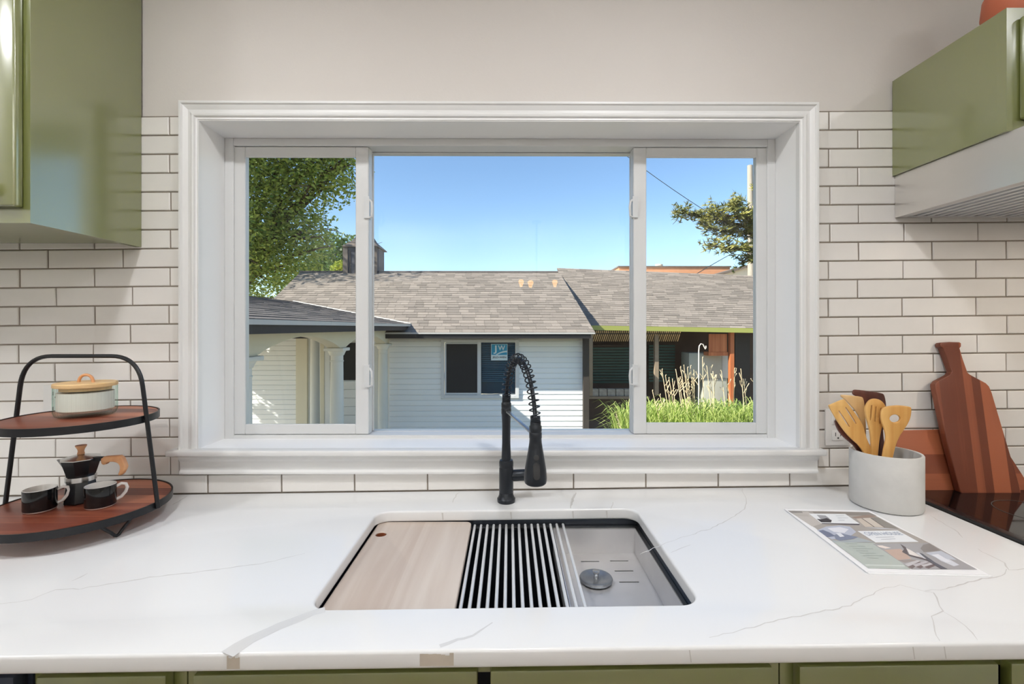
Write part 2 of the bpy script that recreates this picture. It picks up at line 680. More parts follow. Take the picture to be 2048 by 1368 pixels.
def ellipse(cx_, cy_, rx, ry, n=24):
    return [(cx_ + rx * cos(2 * pi * k / n), cy_ + ry * sin(2 * pi * k / n)) for k in range(n)]


def basis(o, x, y, z):
    m = Matrix.Identity(4)
    for i, a in enumerate((x, y, z)):
        a = Vector(a)
        for j in range(3):
            m[j][i] = a[j]
    m.translation = Vector(o)
    return m


def smooth_loop(pts, it=2):
    for _ in range(it):
        q = []
        n = len(pts)
        for i in range(n):
            a, b = pts[i], pts[(i + 1) % n]
            q.append((a[0] * .75 + b[0] * .25, a[1] * .75 + b[1] * .25))
            q.append((a[0] * .25 + b[0] * .75, a[1] * .25 + b[1] * .75))
        pts = q
    return pts


def text_mesh(body, size, align='CENTER', bold=0.0):
    cu = bpy.data.curves.new('lettering', 'FONT')
    cu.body = body
    cu.size = size
    cu.align_x = align
    cu.align_y = 'CENTER'
    cu.extrude = 0.0004
    cu.offset = bold
    ob = bpy.data.objects.new('lettering_tmp', cu)
    me = bpy.data.meshes.new_from_object(ob)
    bpy.data.objects.remove(ob)
    return me

# =================================================================== the room shell
RX0, RX1, RY0, RZ1 = -2.15, 2.35, -4.3, 2.45
mb = MB().box(RX0 - .1, RX1 + .1, RY0 - .1, 0.2, -0.1, 0.0)
tag(mb.build('floor', 'floor', smooth=0), 'oak plank floor of the kitchen', kind='structure')
tag(MB().box(RX0 - .1, RX1 + .1, RY0 - .1, 0.2, RZ1, RZ1 + .1).build('ceiling', 'ceiling', smooth=0), 'white kitchen ceiling', kind='structure')
tag(MB().box(RX0 - .1, RX0, RY0, 0.2, 0, RZ1).build('wall_left', 'paint_room', smooth=0), 'greige wall at the left end of the kitchen', kind='structure')
tag(MB().box(RX1, RX1 + .1, RY0, 0.2, 0, RZ1).build('wall_right', 'paint_room', smooth=0), 'greige wall at the right end of the kitchen', kind='structure')
tag(MB().box(RX0, RX1, RY0 - .1, RY0, 0, RZ1).build('wall_rear', 'paint_room', smooth=0), 'greige wall behind the camera', kind='structure')

# window opening (inside faces of the reveal)
YF = 0.106                                           # front plane of the vinyl frame
WX0, WX1 = at_y(449, 600, YF).x, at_y(1551, 600, YF).x
WZ0, WZ1 = at_y(1024, 885.5, YF).z, at_y(1024, 277, YF).z
WALL_Y = 0.006
wall = empty('wall_back', (0.1, 0.1, 0), 'greige upper wall with white running-bond tile around the sink window', kind='structure')
J = 0.02
m = MB()
m.box(RX0, WX0 - J, WALL_Y, 0.2, -1.2, RZ1)
m.box(WX1 + J, RX1, WALL_Y, 0.2, -1.2, RZ1)
m.box(WX0 - J, WX1 + J, WALL_Y, 0.2, WZ1 + J, RZ1)
m.box(WX0 - J, WX1 + J, WALL_Y, 0.2, -1.2, WZ0 - J)
m.build('painted_wall', 'paint', wall, smooth=0)

PITCH, GR = 0.05165, 0.0036
TILE_TOP = 20 * PITCH
# grout bed behind the tiles
m = MB()
for xa, xb in ((RX0, WX0 - J), (WX1 + J, RX1)):
    m.boxk(xa, xb, 0.0030, WALL_Y, 0.88, 0.91 + TILE_TOP + 0.002)
m.boxk(WX0 - J, WX1 + J, 0.0030, WALL_Y, 0.88, WZ0 - J - 0.012)
m.build('grout', 'grout', wall, smooth=0)


def wx(px):
    return at_y(px, 655, 0.0).x


CL, CR = wx(356) + 0.004, wx(1639) - 0.004             # casing outer edges
tile_cache = {}


def tile(x0, x1, row_from_bottom):
    g = GR / 2
    w = x1 - x0 - 2 * g
    if w < 0.006:
        return
    h = PITCH - 2 * g
    xm = (x0 + x1) / 2
    key = round(w, 3)
    if key not in tile_cache:
        bm_ = MB()
        bm_.box(-key / 2, key / 2, 0, 0.006, -h / 2, h / 2)
        me = bpy.data.meshes.new('tile')
        me.from_pydata(bm_.v, [], bm_.f)
        b = bmesh.new()
        b.from_mesh(me)
        bmesh.ops.recalc_face_normals(b, faces=b.faces)
        es = [e for e in b.edges if all(v.co.y < 0.001 for v in e.verts)]
        bmesh.ops.bevel(b, geom=es, offset=0.0016, segments=1, affect='EDGES')
        b.to_mesh(me)
        b.free()
        me.materials.append(MT['tile'])
        tile_cache[key] = me
    o = bpy.data.objects.new('tile', tile_cache[key])
    COL.objects.link(o)
    o.parent = wall
    zm = zc(xm) + (row_from_bottom + 0.5) * PITCH
    o.location = Vector((xm, random.uniform(-0.0006, 0.0004), zm)) - wloc(wall)
    o.rotation_euler = (random.gauss(0, 0.006), -K, random.gauss(0, 0.004))


LEFT_CAB_X, RIGHT_CAB_X = -1.005, 1.055
for r in range(20):                                  # r counts from the top course
    rb = 19 - r
    # left of the window
    if r < 19:
        start = (339 if r % 2 == 0 else 262) + (-18 if r == 7 else 0)
        js = [start - 151 * n + random.uniform(-2, 2) for n in range(0, 6)][::-1]
        if r % 2 == 1:
            js.append(start + 151)
        xs = [wx(j) for j in js]
        lo = LEFT_CAB_X - 0.03 if r < 6 else wx(-190)
        xs = [x for x in xs if lo < x < CL]
        xs = [lo] + xs + [CL]
        for a, b in zip(xs[:-1], xs[1:]):
            tile(a, b, rb)
        # right of the window
        start = (1659 if r % 2 == 0 else 1718)
        js = [start + 147.8 * n + random.uniform(-2, 2) for n in range(0, 8)]
        hi = RX1 - .002 if r >= 5 else RIGHT_CAB_X + 0.04
        xs = [CR] + [wx(j) for j in js if CR < wx(j) < hi] + [hi]
        for a, b in zip(xs[:-1], xs[1:]):
            tile(a, b, rb)
    else:
        js = [-190, -30, 118, 266, 415, 563, 709, 855, 1002, 1147, 1292, 1437, 1580, 1727, 1874, 2022, 2170, 2318, 2466, 2614]
        for a, b in zip(js[:-1], js[1:]):
            tile(wx(a), wx(b), rb)

# =================================================================== window casing, stool and apron
trim = empty('trim_1', (0, 0, WZ0), 'white moulded casing, stool and apron around the sink window', kind='structure')
OX0, OX1 = at_y(356, 600, -0.018).x, at_y(1639, 600, -0.018).x
OZ1 = at_y(1000, 202, -0.018).z
CW = WX0 - OX0
cw = CW
prof = [(0, WALL_Y), (0, -.017), (.003, -.021), (.008, -.021), (.011, -.0165), (.014, -.0155), (.022, -.011), (.029, -.0115),
        (.032, -.0155), (.036, -.0165), (.040, -.0155), (.042, -.010), (.046, -.0095), (.049, -.012), (cw - .002, -.012), (cw, -.010), (cw, WALL_Y)]


def casing(member):
    q = MB()
    vs = []
    for (o, y) in prof:
        if member == 'left':
            vs.append(((OX0 + o, y, WZ0), (OX0 + o, y, OZ1 - o)))
        elif member == 'right':
            vs.append(((OX1 - o, y, WZ0), (OX1 - o, y, OZ1 - o)))
        else:
            vs.append(((OX0 + o, y, OZ1 - o), (OX1 - o, y, OZ1 - o)))
    for a, b in zip(vs[:-1], vs[1:]):
        q.quad(a[0], b[0], b[1], a[1])
    me = bpy.data.meshes.new('casing')
    me.from_pydata(q.v, [], q.f)
    b = bmesh.new()
    b.from_mesh(me)
    bmesh.ops.remove_doubles(b, verts=b.verts, dist=1e-6)
    bmesh.ops.recalc_face_normals(b, faces=b.faces)
    b.to_mesh(me)
    b.free()
    shade(me, 25)
    link_mesh('casing', me, 'trim', trim)


for mem in ('left', 'top', 'right'):
    casing(mem)
SX0, SX1 = at_y(329, 905, -0.035).x, at_y(1656, 905, -0.035).x
zst = at_y(1000, 901.5, -0.036).z
m = MB().box(SX0, SX1, -0.036, -0.001, zst - 0.0165, zst)
m.build('stool', 'trim', trim, bevel=0.005, seg=3)
MB().box(WX0, WX1, -0.002, YF, zst - 0.0165, zst - 0.0005).build('sill_board', 'reveal', trim, smooth=0)
az0, az1 = at_y(1000, 948.5, -0.016).z, zst - 0.0165
m = MB()
ap = [(-.014, az1), (-.020, az1 - .003), (-.020, az1 - .010), (-.013, az1 - .018), (-.0125, az0 + .012), (-.016, az0 + .006), (-.016, az0 + .001), (-.012, az0)]
ax0, ax1 = at_y(358, 930, -0.016).x, at_y(1637, 930, -0.016).x
for a, b in zip(ap[:-1], ap[1:]):
    m.quad((ax0, a[0], a[1]), (ax1, a[0], a[1]), (ax1, b[0], b[1]), (ax0, b[0], b[1]))
m.poly([(ax0, y, z) for y, z in ap] + [(ax0, WALL_Y, az0), (ax0, WALL_Y, az1)])
m.poly([(ax1, y, z) for y, z in ap] + [(ax1, WALL_Y, az0), (ax1, WALL_Y, az1)])
m.quad((ax0, -.012, az0), (ax1, -.012, az0), (ax1, WALL_Y, az0), (ax0, WALL_Y, az0))
m.build('apron', 'trim', trim, smooth=25)

# =================================================================== window_1: frame, sashes, panes, latches
win = empty('window_1', (0, 0.15, WZ0), 'wide white vinyl slider window with three panes above the sink', kind='structure')


def ring(name, x0, x1, z0, z1, hx0, hx1, hz0, hz1, y0, y1, mat, parent, bevel=0.0):
    q = MB()
    q.box(x0, hx0, y0, y1, z0, z1)
    q.box(hx1, x1, y0, y1, z0, z1)
    q.box(hx0, hx1, y0, y1, hz1, z1)
    q.box(hx0, hx1, y0, y1, z0, hz0)
    b = q.build(name, mat, parent, bevel=bevel, seg=1, smooth=0)
    return b


WZB = WZ0
# reveal boards
m = MB()
m.box(WX0 - J, WX0, -0.010, 0.2, WZB - J, WZ1 + J)
m.box(WX1, WX1 + J, -0.010, 0.2, WZB - J, WZ1 + J)
m.box(WX0, WX1, -0.010, 0.2, WZ1, WZ1 + J)
m.box(WX0, WX1, YF, 0.2, WZB - J, WZB)
m.build('reveal', 'reveal', win, smooth=0)


def X(px, y):
    return at_y(px, 600, y).x


def Z(py, y):
    return at_y(1024, py, y).z


# outer frame: four members, mitred look
fx0, fx1, fz0, fz1 = X(467, YF), X(1535, YF), Z(870, YF), Z(292, YF)
ring('frame', WX0, WX1, WZB, WZ1, fx0, fx1, fz0, fz1, YF, 0.19, 'vinyl', win, 0.0015)
YS = 0.112
cx0, cx1 = X(737, YS), X(1267, YS)
# side sashes
sashes = []
for (a, b, h0, h1, hz) in ((467, 737, 490, 711, (315, 848)), (1267, 1535, 1293, 1513, (314, 846))):
    s = empty('sash', ((X(a, YS) + X(b, YS)) / 2, YS + .015, fz0), parent=win)
    x0, x1 = X(a, YS) + (0.001 if a < 600 else 0), X(b, YS) - (0.001 if a > 600 else 0)
    ring('sash_frame', x0, x1, fz0 + .001, fz1 - .001, X(h0, YS), X(h1, YS), Z(hz[1], YS), Z(hz[0], YS), YS, YS + .009, 'vinyl', s, 0.002)
    ring('sash_back', x0, x1, fz0 + .001, fz1 - .001, X(h0, YS) - .013, X(h1, YS) + .013, Z(hz[1], YS) - .013, Z(hz[0], YS) + .013, YS + .0095, YS + .036, 'vinyl', s)
    gb = 0.010
    m = MB().box(X(h0, YS) - gb, X(h1, YS) + gb, YS + .0095, YS + .0125, Z(hz[1], YS) - gb, Z(hz[0], YS) + gb)
    m.build('pane', 'glass', s, smooth=0)
    # latches on the meeting stile
    sx = x1 if a < 600 else x0
    sg = 1 if a < 600 else -1
    for pys in ((394, 440), (730, 776)) if a < 600 else ((393, 438), (729, 773)):
        zt, zb = Z(pys[0], YS), Z(pys[1], YS)
        q = MB()
        q.box(sx - sg * .012, sx + sg * .004, YS - .006, YS + .014, zb + .004, zt)
        q.tube([(sx + sg * .004, YS - .002, zt - .010), (sx + sg * .011, YS - .006, zt - .018), (sx + sg * .013, YS - .008, (zt + zb) / 2),
                (sx + sg * .011, YS - .006, zb + .008), (sx + sg * .003, YS - .002, zb + .006)], 0.0035, 8)
        q.build('latch', 'vinyl_grey', s, bevel=0)
# fixed centre light
YC = 0.163
c = empty('sash', ((cx0 + cx1) / 2, YC, fz0), parent=win)
x0, x1, z0, z1 = X(748, YC), X(1259, YC), Z(865, YC), Z(308, YC)
ring('sash_frame', X(737, YC - .02) - .012, X(1267, YC - .02) + .012, fz0 + .001, fz1 - .001, x0, x1, z0, z1, YC - .006, YC + .003, 'vinyl', c, 0.0015)
ring('sash_back', X(737, YC - .02) - .012, X(1267, YC - .02) + .012, fz0 + .001, fz1 - .001, x0 - .010, x1 + .010, z0 - .010, z1 + .010, YC + .0035, YC + .024, 'vinyl', c)
MB().box(x0 - .008, x1 + .008, YC + .0035, YC + .0065, z0 - .008, z1 + .008).build('pane', 'glass', c, smooth=0)

# =================================================================== ceiling lamps and a chandelier behind the camera
for i, (lx, ly, lw) in enumerate(LAMPS):
    t = empty('ceiling_light', (lx, ly, RZ1), ['round recessed ceiling light nearest the left upper cabinet', 'round recessed ceiling light nearest the sink',
              'round recessed ceiling light at the left end of the kitchen', 'round recessed ceiling light above the range'][i], 'light', 'recessed ceiling lights')
    MB().lathe([(.078, -.001), (.105, -.003), (.108, -.0005), (.078, 0)], (lx, ly, RZ1), 32).build('trim_ring', 'trim', t)
    MB().lathe([(0, -.002), (.076, -.002)], (lx, ly, RZ1), 32).build('diffuser', 'led', t, fix=False)
ch = empty('chandelier', (0.28, -3.2, 1.74), 'dark three-bulb chandelier hanging behind the camera, mirrored in the centre pane', 'chandelier')
m = MB().tube([(0.28, -3.2, 1.74), (0.28, -3.2, RZ1)], 0.008, 8)
m.lathe([(0, 0), (.05, 0), (.05, .02), (0, .02)], (0.28, -3.2, RZ1 - .02), 20)
m.build('stem', 'black', ch)
for (bx, by, bz) in ((0.12, -3.18, 1.82), (0.21, -3.05, 1.80), (0.47, -3.22, 1.82)):
    MB().tube([(0.28, -3.2, 1.76), ((bx + .28) / 2, (by - 3.2) / 2, 1.70), (bx, by, bz - .05)], 0.006, 8).build('arm', 'black', ch)
    MB().lathe([(0, -.05), (.014, -.045), (.02, -.02), (.03, 0), (.024, .022), (0, .032)], (bx, by, bz), 16).build('bulb', 'bulb', ch)

# =================================================================== worktop with the sink cut-out
top_t = 0.0262
B0 = at_c(750, 1023)
SXL, SXR = (at_c(752, 1030).x + at_c(617, 1214).x) / 2 + .001, (at_c(1277, 1025).x + at_c(1399, 1206).x) / 2
SYB, SYF = at_c(1010, 1020).y, at_c(1010, 1213).y
CFY = -0.637
CT_X0, CT_X1 = RX0 + 0.002, 1.030


def shear(co):
    return Vector((co.x, co.y, co.z + K * co.x))


ctop = plate('countertop', 'quartz', [(CT_X0, CFY), (CT_X1, CFY), (CT_X1, -0.0005), (CT_X0, -0.0005)],
             [rrect(SXL, SXR, SYF, SYB, 0.032, 8)], t=top_t, bevel=0.005, res=3,
             frame=Matrix.Translation((0, 0, 0.91 - top_t / 2)), post=shear)
tag(ctop, 'white quartz countertop with faint grey veins and a rectangular sink cut-out', 'countertop')

# inlaid veins: thin strips let into the stone
vein_mb, dark_mb, wide_mb = MB(), MB(), MB()


def vein(pts, w, dark=False, h=0.00015, jit=0.0025):
    P = [at_c(a, b) for a, b in pts]
    Q = []
    for a, b in zip(P[:-1], P[1:]):
        n = max(2, int((b - a).length / 0.012))
        for k in range(n):
            p = a.lerp(b, k / n)
            Q.append(p + Vector((random.gauss(0, jit * .5), random.gauss(0, jit * .5), 0)))
    Q.append(P[-1])
    n = len(Q)
    L_, R_ = [], []
    for i, p in enumerate(Q):
        d = (Q[min(i + 1, n - 1)] - Q[max(i - 1, 0)])
        d.z = 0
        d = d.normalized() if d.length > 0 else Vector((1, 0, 0))
        pr = Vector((-d.y, d.x, 0))
        ww = (w(i / (n - 1)) if callable(w) else w * (0.45 + 0.55 * sin(pi * i / (n - 1)))) * (random.uniform(.9, 1.1) if callable(w) else random.uniform(.6, 1.2)) / 2
        for lst, s in ((L_, 1), (R_, -1)):
            q = p + pr * (ww * s)
            lst.append((q.x, q.y, zc(q.x) + h))
    tgt = wide_mb if callable(w) else (dark_mb if dark else vein_mb)
    for i in range(n - 1):
        tgt.quad(L_[i], L_[i + 1], R_[i + 1], R_[i])


vein([(-30, 1212), (60, 1200), (110, 1180), (160, 1177), (300, 1155), (400, 1143), (520, 1128), (610, 1107)], .0022)
vein([(145, 1162), (175, 1147)], .0022)
vein([(1340, 1083), (1420, 1058), (1465, 1035), (1490, 1018), (1493, 1000), (1484, 976)], .0022)
vein([(1280, 1108), (1340, 1083)], .0018)
vein([(1860, 1030), (1910, 1060), (1925, 1075)], .0024)
vein([(1955, 1098), (2005, 1125), (2018, 1140), (2070, 1134)], .0028)
vein([(2018, 1140), (2005, 1152), (1975, 1156), (1880, 1180), (1850, 1182)], .0024)
vein([(1420, 1275), (1560, 1240), (1690, 1215), (1770, 1175), (1800, 1170)], .0018)
vein([(1800, 1170), (1850, 1182), (1868, 1185), (1885, 1222), (1862, 1232), (1870, 1262), (1880, 1282)], .0020)
vein([(1885, 1222), (1930, 1250), (1955, 1280)], .0016)
vein([(905, 1005), (912, 990), (920, 984)], .003)
vein([(1140, 1016), (1145, 998), (1152, 985)], .006)
vein([(1222, 1017), (1226, 1004)], .003)
vein([(1380, 1090), (1342, 1105)], .0016)
vein([(375, 992), (345, 1010)], .004)
# two broad taupe veins running over the front edge
vein([(455, 1308), (500, 1280), (560, 1252), (625, 1226), (650, 1219)], lambda u: .024 * (1 - u * .45), jit=.001)
vein([(880, 1292), (930, 1276), (960, 1262), (985, 1245)], lambda u: .007 * (1 - u * .7))
fz = lambda x, d: zc(x) - d
for pxs, wts in (((447, 473), .5), ((836, 905), .8)):
    xa, xb = at_c(pxs[0], 1315).x, at_c(pxs[1], 1315).x
    n = 8
    for i in range(n):
        a, b = xa + (xb - xa) * i / n, xa + (xb - xa) * (i + 1) / n
        t0 = .003 + random.uniform(0, .004)
        dark_mb.quad((a, CFY - .0002, fz(a, t0)), (b, CFY - .0002, fz(b, t0)), (b, CFY - .0002, fz(b, top_t - .005)), (a, CFY - .0002, fz(a, top_t - .005)))
for px in (1381, 1840, 1905):
    a = at_c(px, 1300).x
    vein_mb.quad((a, CFY - .0002, fz(a, .004)), (a + .0015, CFY - .0002, fz(a, .004)), (a + .004, CFY - .0002, fz(a, top_t - .005)), (a + .0025, CFY - .0002, fz(a, top_t - .005)))
# veins on the back lip of the cut-out
for px in (880, 1020, 1148, 1218):
    a = at_c(px, 1030).x
    vein_mb.quad((a, SYB - .0002, fz(a, .005)), (a + .004, SYB - .0002, fz(a, .005)), (a + .005, SYB - .0002, fz(a, .022)), (a + .002, SYB - .0002, fz(a, .022)))
wide_mb.build('broad_vein', 'vein_wide', ctop, smooth=0, kind='stuff', fix=False)
vein_mb.build('grey_vein', 'vein', ctop, smooth=0, kind='stuff', fix=False)
dark_mb.build('taupe_vein', 'vein_dark', ctop, smooth=0, kind='stuff', fix=False)

# =================================================================== base cabinets under the worktop
CABF = -0.600


def drawer_front(parent, name, x0, x1, z0, z1, yf, handle=False):
    q = MB()
    q.boxk(x0, x1, yf - .018, yf, z0, z1)
    o = q.build(name, 'green', parent, bevel=0.003)
    # raised inner field
    q = MB()
    a = [(x0 + .03, yf - .018, z0 + .03), (x1 - .03, yf - .018, z0 + .03), (x1 - .03, yf - .018, z1 - .03), (x0 + .03, yf - .018, z1 - .03)]
    b = [(x0 + .045, yf - .023, z0 + .045), (x1 - .045, yf - .023, z0 + .045), (x1 - .045, yf - .023, z1 - .045), (x0 + .045, yf - .023, z1 - .045)]
    q.hexa(a + b)
    q.build('raised_panel', 'green', o, bevel=0.001)
    return o


UZ = 0.91 - top_t - .0015
cabs = [(-0.690, -0.470, 'narrow olive base cabinet beside the dark dishwasher under the counter', 1),
        (-0.468, 0.395, 'wide olive sink base cabinet with two drawer fronts under the sink', 2),
        (0.397, 1.026, 'olive base cabinet between the sink cabinet and the black range', 2)]
for (x0, x1, lab, k) in cabs:
    t = empty('base_cabinet', ((x0 + x1) / 2, -0.3, 0), lab, 'cabinet', 'base cabinets under the counter')
    q = MB()
    q.box(x0, x1, CABF + .02, CABF + .024, .10, .60)
    q.box(x0, x0 + .018, CABF + .02, -.02, .10, .60)
    q.box(x1 - .018, x1, CABF + .02, -.02, .10, .60)
    q.box(x0, x1, -.02, -.012, .10, .60)
    q.box(x0 + .018, x1 - .018, CABF + .024, -.02, .10, .118)
    q.build('body', 'green', t, smooth=0)
    q = MB()
    q.boxk(x0, x1, CABF, CABF + .02, UZ - .030, UZ)
    q.boxk(x0, x0 + .035, CABF, CABF + .02, .10, UZ - .030)
    q.boxk(x1 - .035, x1, CABF, CABF + .02, .10, UZ - .030)
    q.boxk(x0 + .035, x1 - .035, CABF, CABF + .02, .66, .69)
    q.build('face_frame', 'green', t, smooth=0)
    MB().box(x0, x1, CABF + .07, CABF + .085, 0, .10).build('toe_kick', 'green', t, smooth=0)
    g = .018
    w = (x1 - x0 - g * (k + 1)) / k
    for i in range(k):
        a = x0 + g + i * (w + g)
        drawer_front(t, 'drawer_front', a, a + w, .685, UZ - .016, CABF)
        d = drawer_front(t, 'door', a, a + w, .115, .672, CABF)
dw = empty('dishwasher', (-1.0, -0.3, 0), 'dark blue-grey dishwasher front under the left end of the counter', 'dishwasher')
MB().boxk(-1.29, -0.694, -0.60, -0.03, .10, UZ - .004).build('body', 'dish', dw, smooth=0)
MB().boxk(-1.285, -0.699, -0.622, -0.60, .11, UZ - .012).build('door', 'dish', dw, bevel=.004)
MB().tube([(-1.2, -.64, .78), (-1.2, -.66, .78), (-.78, -.66, .784), (-.78, -.64, .784)], .008, 8).build('handle', 'steel', dw)
MB().box(-1.285, -0.699, -0.55, -0.53, 0, .10).build('toe_kick', 'dish', dw, smooth=0)

# =================================================================== sink, tray, stopper, boards over the sink
sk = empty('kitchen_sink', ((SXL + SXR) / 2, (SYB + SYF) / 2, .64), 'undermount stainless workstation sink with a dark inner ledge below the worktop', 'sink')
LZ = .866                                            # accessory ledge
bx0, bx1, by0, by1 = SXL - .006, SXR + .006, SYF - .006, SYB + .006
zt = .91 - top_t - .0004
lw_ = .012
q = MB()
W = .0015
# upper walls
for (a, b, c_, d) in ((bx0 - W, bx0, by0, by1), (bx1, bx1 + W, by0, by1), (bx0, bx1, by0 - W, by0), (bx0, bx1, by1, by1 + W)):
    q.boxk(a, b, c_, d, LZ, zt)
# ledge
q.boxk(bx0, bx1, by1 - lw_, by1 + W, LZ - W, LZ)
q.boxk(bx0, bx1, by0 - W, by0 + lw_, LZ - W, LZ)
q.boxk(bx0 - W, bx0 + .004, by0 + lw_, by1 - lw_, LZ - W, LZ)
q.boxk(bx1 - .004, bx1 + W, by0 + lw_, by1 - lw_, LZ - W, LZ)
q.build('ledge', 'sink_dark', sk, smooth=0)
q = MB()
q.boxk(bx0 + .004, bx0 + .004 + W, by0 + lw_, by1 - lw_, .655, LZ - W)
q.boxk(bx1 - .004 - W, bx1 - .004, by0 + lw_, by1 - lw_, .655, LZ - W)
q.boxk(bx0 + .004, bx1 - .004, by0 + lw_, by0 + lw_ + W, .655, LZ - W)
q.boxk(bx0 + .004, bx1 - .004, by1 - lw_ - W, by1 - lw_, .655, LZ - W)
q.boxk(bx0 + .004, bx1 - .004, by0 + lw_, by1 - lw_, .652, .655)
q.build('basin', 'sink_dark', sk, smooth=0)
q = MB()                                             # flange under the worktop
q.boxk(bx0 - .02, bx0 - W, by0 - .02, by1 + .02, zt - .002, zt)
q.boxk(bx1 + W, bx1 + .02, by0 - .02, by1 + .02, zt - .002, zt)
q.boxk(bx0 - W, bx1 + W, by0 - .02, by0 - W, zt - .002, zt)
q.boxk(bx0 - W, bx1 + W, by1 + W, by1 + .02, zt - .002, zt)
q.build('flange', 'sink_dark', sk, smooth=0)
MB().lathe([(0, 0), (.05, 0), (.056, .002), (.05, .004), (.03, .001), (0, .001)], (0, -.33, .655), 32).build('drain', 'steel', sk)

# colander tray hung in the sink
TX1 = at_z(1270, 1059, LZ).x + .001
TX0 = TX1 - .200
TY1 = by1 - lw_ - .004
TY0 = by0 + lw_ + .004
TZ = at_y(1200, 1107, TY1).z
tr = empty('sink_tray', ((TX0 + TX1) / 2, (TY0 + TY1) / 2, TZ), 'shallow stainless slotted tray hung in the right part of the sink', 'tray')
slots_px = [[(395, 600), (632, 598)], [(768, 595), (1002, 588)], [(825, 724), (1068, 717)], [(885, 868), (1140, 858)]]
holes = []
for a, b in slots_px:
    pa, pb = at_z(1100 + a[0] / 6.4, 1030 + a[1] / 6.4, TZ), at_z(1100 + b[0] / 6.4, 1030 + b[1] / 6.4, TZ)
    ym = (pa.y + pb.y) / 2
    holes.append(rrect(pa.x, pb.x, ym - .0020, ym + .0020, .0019, 3))
for dy in (0, -.04, -.08, -.12):
    for xx in (TX0 + .02, TX0 + .075, TX0 + .13):
        if TY0 + .02 < -.40 + dy + .0 < TY1:
            pass
plate('tray_floor', 'sink_steel', [(TX0, TY0), (TX1, TY0), (TX1, TY1), (TX0, TY1)], holes, t=.0016, frame=Matrix.Translation((0, 0, TZ)), parent=tr)
for (a, b, c_, d) in ((TX0, TX0 + W, TY0, TY1), (TX1 - W, TX1, TY0, TY1), (TX0 + W, TX1 - W, TY0, TY0 + W), (TX0 + W, TX1 - W, TY1 - W, TY1)):
    MB().box(a, b, c_, d, TZ, LZ + .002).build('tray_wall', 'sink_steel', tr, smooth=0)
q = MB()
q.box(TX0, TX1 + .008, TY1 - W, TY1 + .012, LZ + .003, LZ + .0045)
q.box(TX0, TX1 + .008, TY0 - .012, TY0 + W, LZ + .003, LZ + .0045)
q.box(TX1 - W, TX1 + .0065, TY0 + W, TY1 - W, LZ + .003, LZ + .0045)
q.build('tray_rim', 'steel', tr, smooth=0)

# strainer stopper
sp = at_z(1100 + 590 / 6.4, 1030 + 800 / 6.4, TZ + .010)
st = empty('sink_stopper', (sp.x, sp.y, TZ), 'round steel strainer stopper with a small knob lying in the slotted tray', 'stopper')
MB().lathe([(0, .0012), (.030, .0012), (.0345, .005), (.0355, .009), (.034, .0115), (.030, .012), (.024, .0095), (.012, .0085), (0, .0085)],
           (sp.x, sp.y, TZ), 40).build('disc', 'stopper', st)
MB().lathe([(.0055, .0085), (.0048, .014), (.006, .019), (.0080, .022), (.0075, .0245), (0, .0255)], (sp.x, sp.y, TZ), 20).build('knob', 'alu', st)

# cutting board across the left of the sink
BX0, BX1 = at_z(752, 1052, .880).x - .003, at_z(942, 1050, .880).x
BX0 = max(BX0, SXL + .002)
fr = Matrix.Translation(((BX0 + BX1) / 2, (by0 + by1) / 2, LZ + .0085 + K * (BX0 + BX1) / 2))
hw, hd = (BX1 - BX0) / 2, (by1 - by0) / 2 - .002
hp = at_z(762, 1067, .882)
hx, hy = hp.x - fr.translation.x, hp.y - fr.translation.y
sb = plate('cutting_board', 'maple', rrect(-hw, hw, -hd, hd, .014, 5), [ellipse(hx, hy, .0125, .0115, 20)], t=.016, bevel=.002, frame=fr)
tag(sb, 'pale worn wooden cutting board with a thumb hole lying across the sink', 'cutting board')
MB().lathe([(.0128, -.0065), (.0128, .0045), (.0112, .0062), (.0112, -.0065)], (hp.x, hp.y, fr.translation.z), 20).build('thumb_hole', 'maple_edge', sb)

# roll-up rack
RX_0, RX_1 = BX1 + .004, at_z(1131, 1052, .878).x
rk = empty('roll_up_rack', ((RX_0 + RX_1) / 2, (by0 + by1) / 2, LZ), 'steel roll-up drying rack of thin bars across the middle of the sink', 'drying rack')
nb = 15
for i in range(nb):
    x = RX_0 + .004 + (RX_1 - RX_0 - .008) * i / (nb - 1)
    z = LZ + K * x + .0055
    MB().tube([(x, by0 + .003, z), (x, by1 - .003, z)], .0033, 8).build('bar', 'rack_bar', rk)
for ya, yb in ((by1 - .016, by1 - .002), (by0 + .002, by0 + .016)):
    MB().boxk(RX_0 - .001, RX_1 + .001, ya, yb, LZ + .0002, LZ + .0065).build('end_strip', 'rubber', rk, bevel=.0015)

# =================================================================== spring-neck faucet
fb = at_c(1012.5, 1003)
H = at_d(1071, 843, 1.03)
ZB = zc(fb.x)
fa = empty('faucet', (fb.x, fb.y, ZB), 'matte black spring-neck faucet with a pull-down spray head behind the sink', 'faucet')
c0 = (fb.x, fb.y, ZB)
MB().lathe([(0, 0), (.0225, 0), (.0232, .004), (.0232, .009), (.0205, .012), (.0195, .016), (.0182, .018), (.0182, .024), (.0175, .025), (0, .026)], c0, 32).build('base_flange', 'faucet', fa)
MB().lathe([(.0176, .024), (.0182, .026), (.0182, .086), (.0172, .089), (.0182, .091), (.0182, .102), (.0165, .107), (.0125, .108), (0, .108)], c0, 32).build('body', 'faucet', fa)
MB().lathe([(.0125, .106), (.0118, .125), (.0108, .15), (.0108, .20), (.0120, .224), (.0128, .226), (.0128, .238), (.0120, .240), (.0128, .242), (.0128, .252), (.0105, .256), (0, .256)], c0, 28).build('stem', 'faucet', fa)
dv = Vector((H.x - fb.x, H.y - fb.y, 0))
dvn = dv.normalized()
sd_ = Vector((1, 0, 0))
m = MB()
zv = ZB + .066
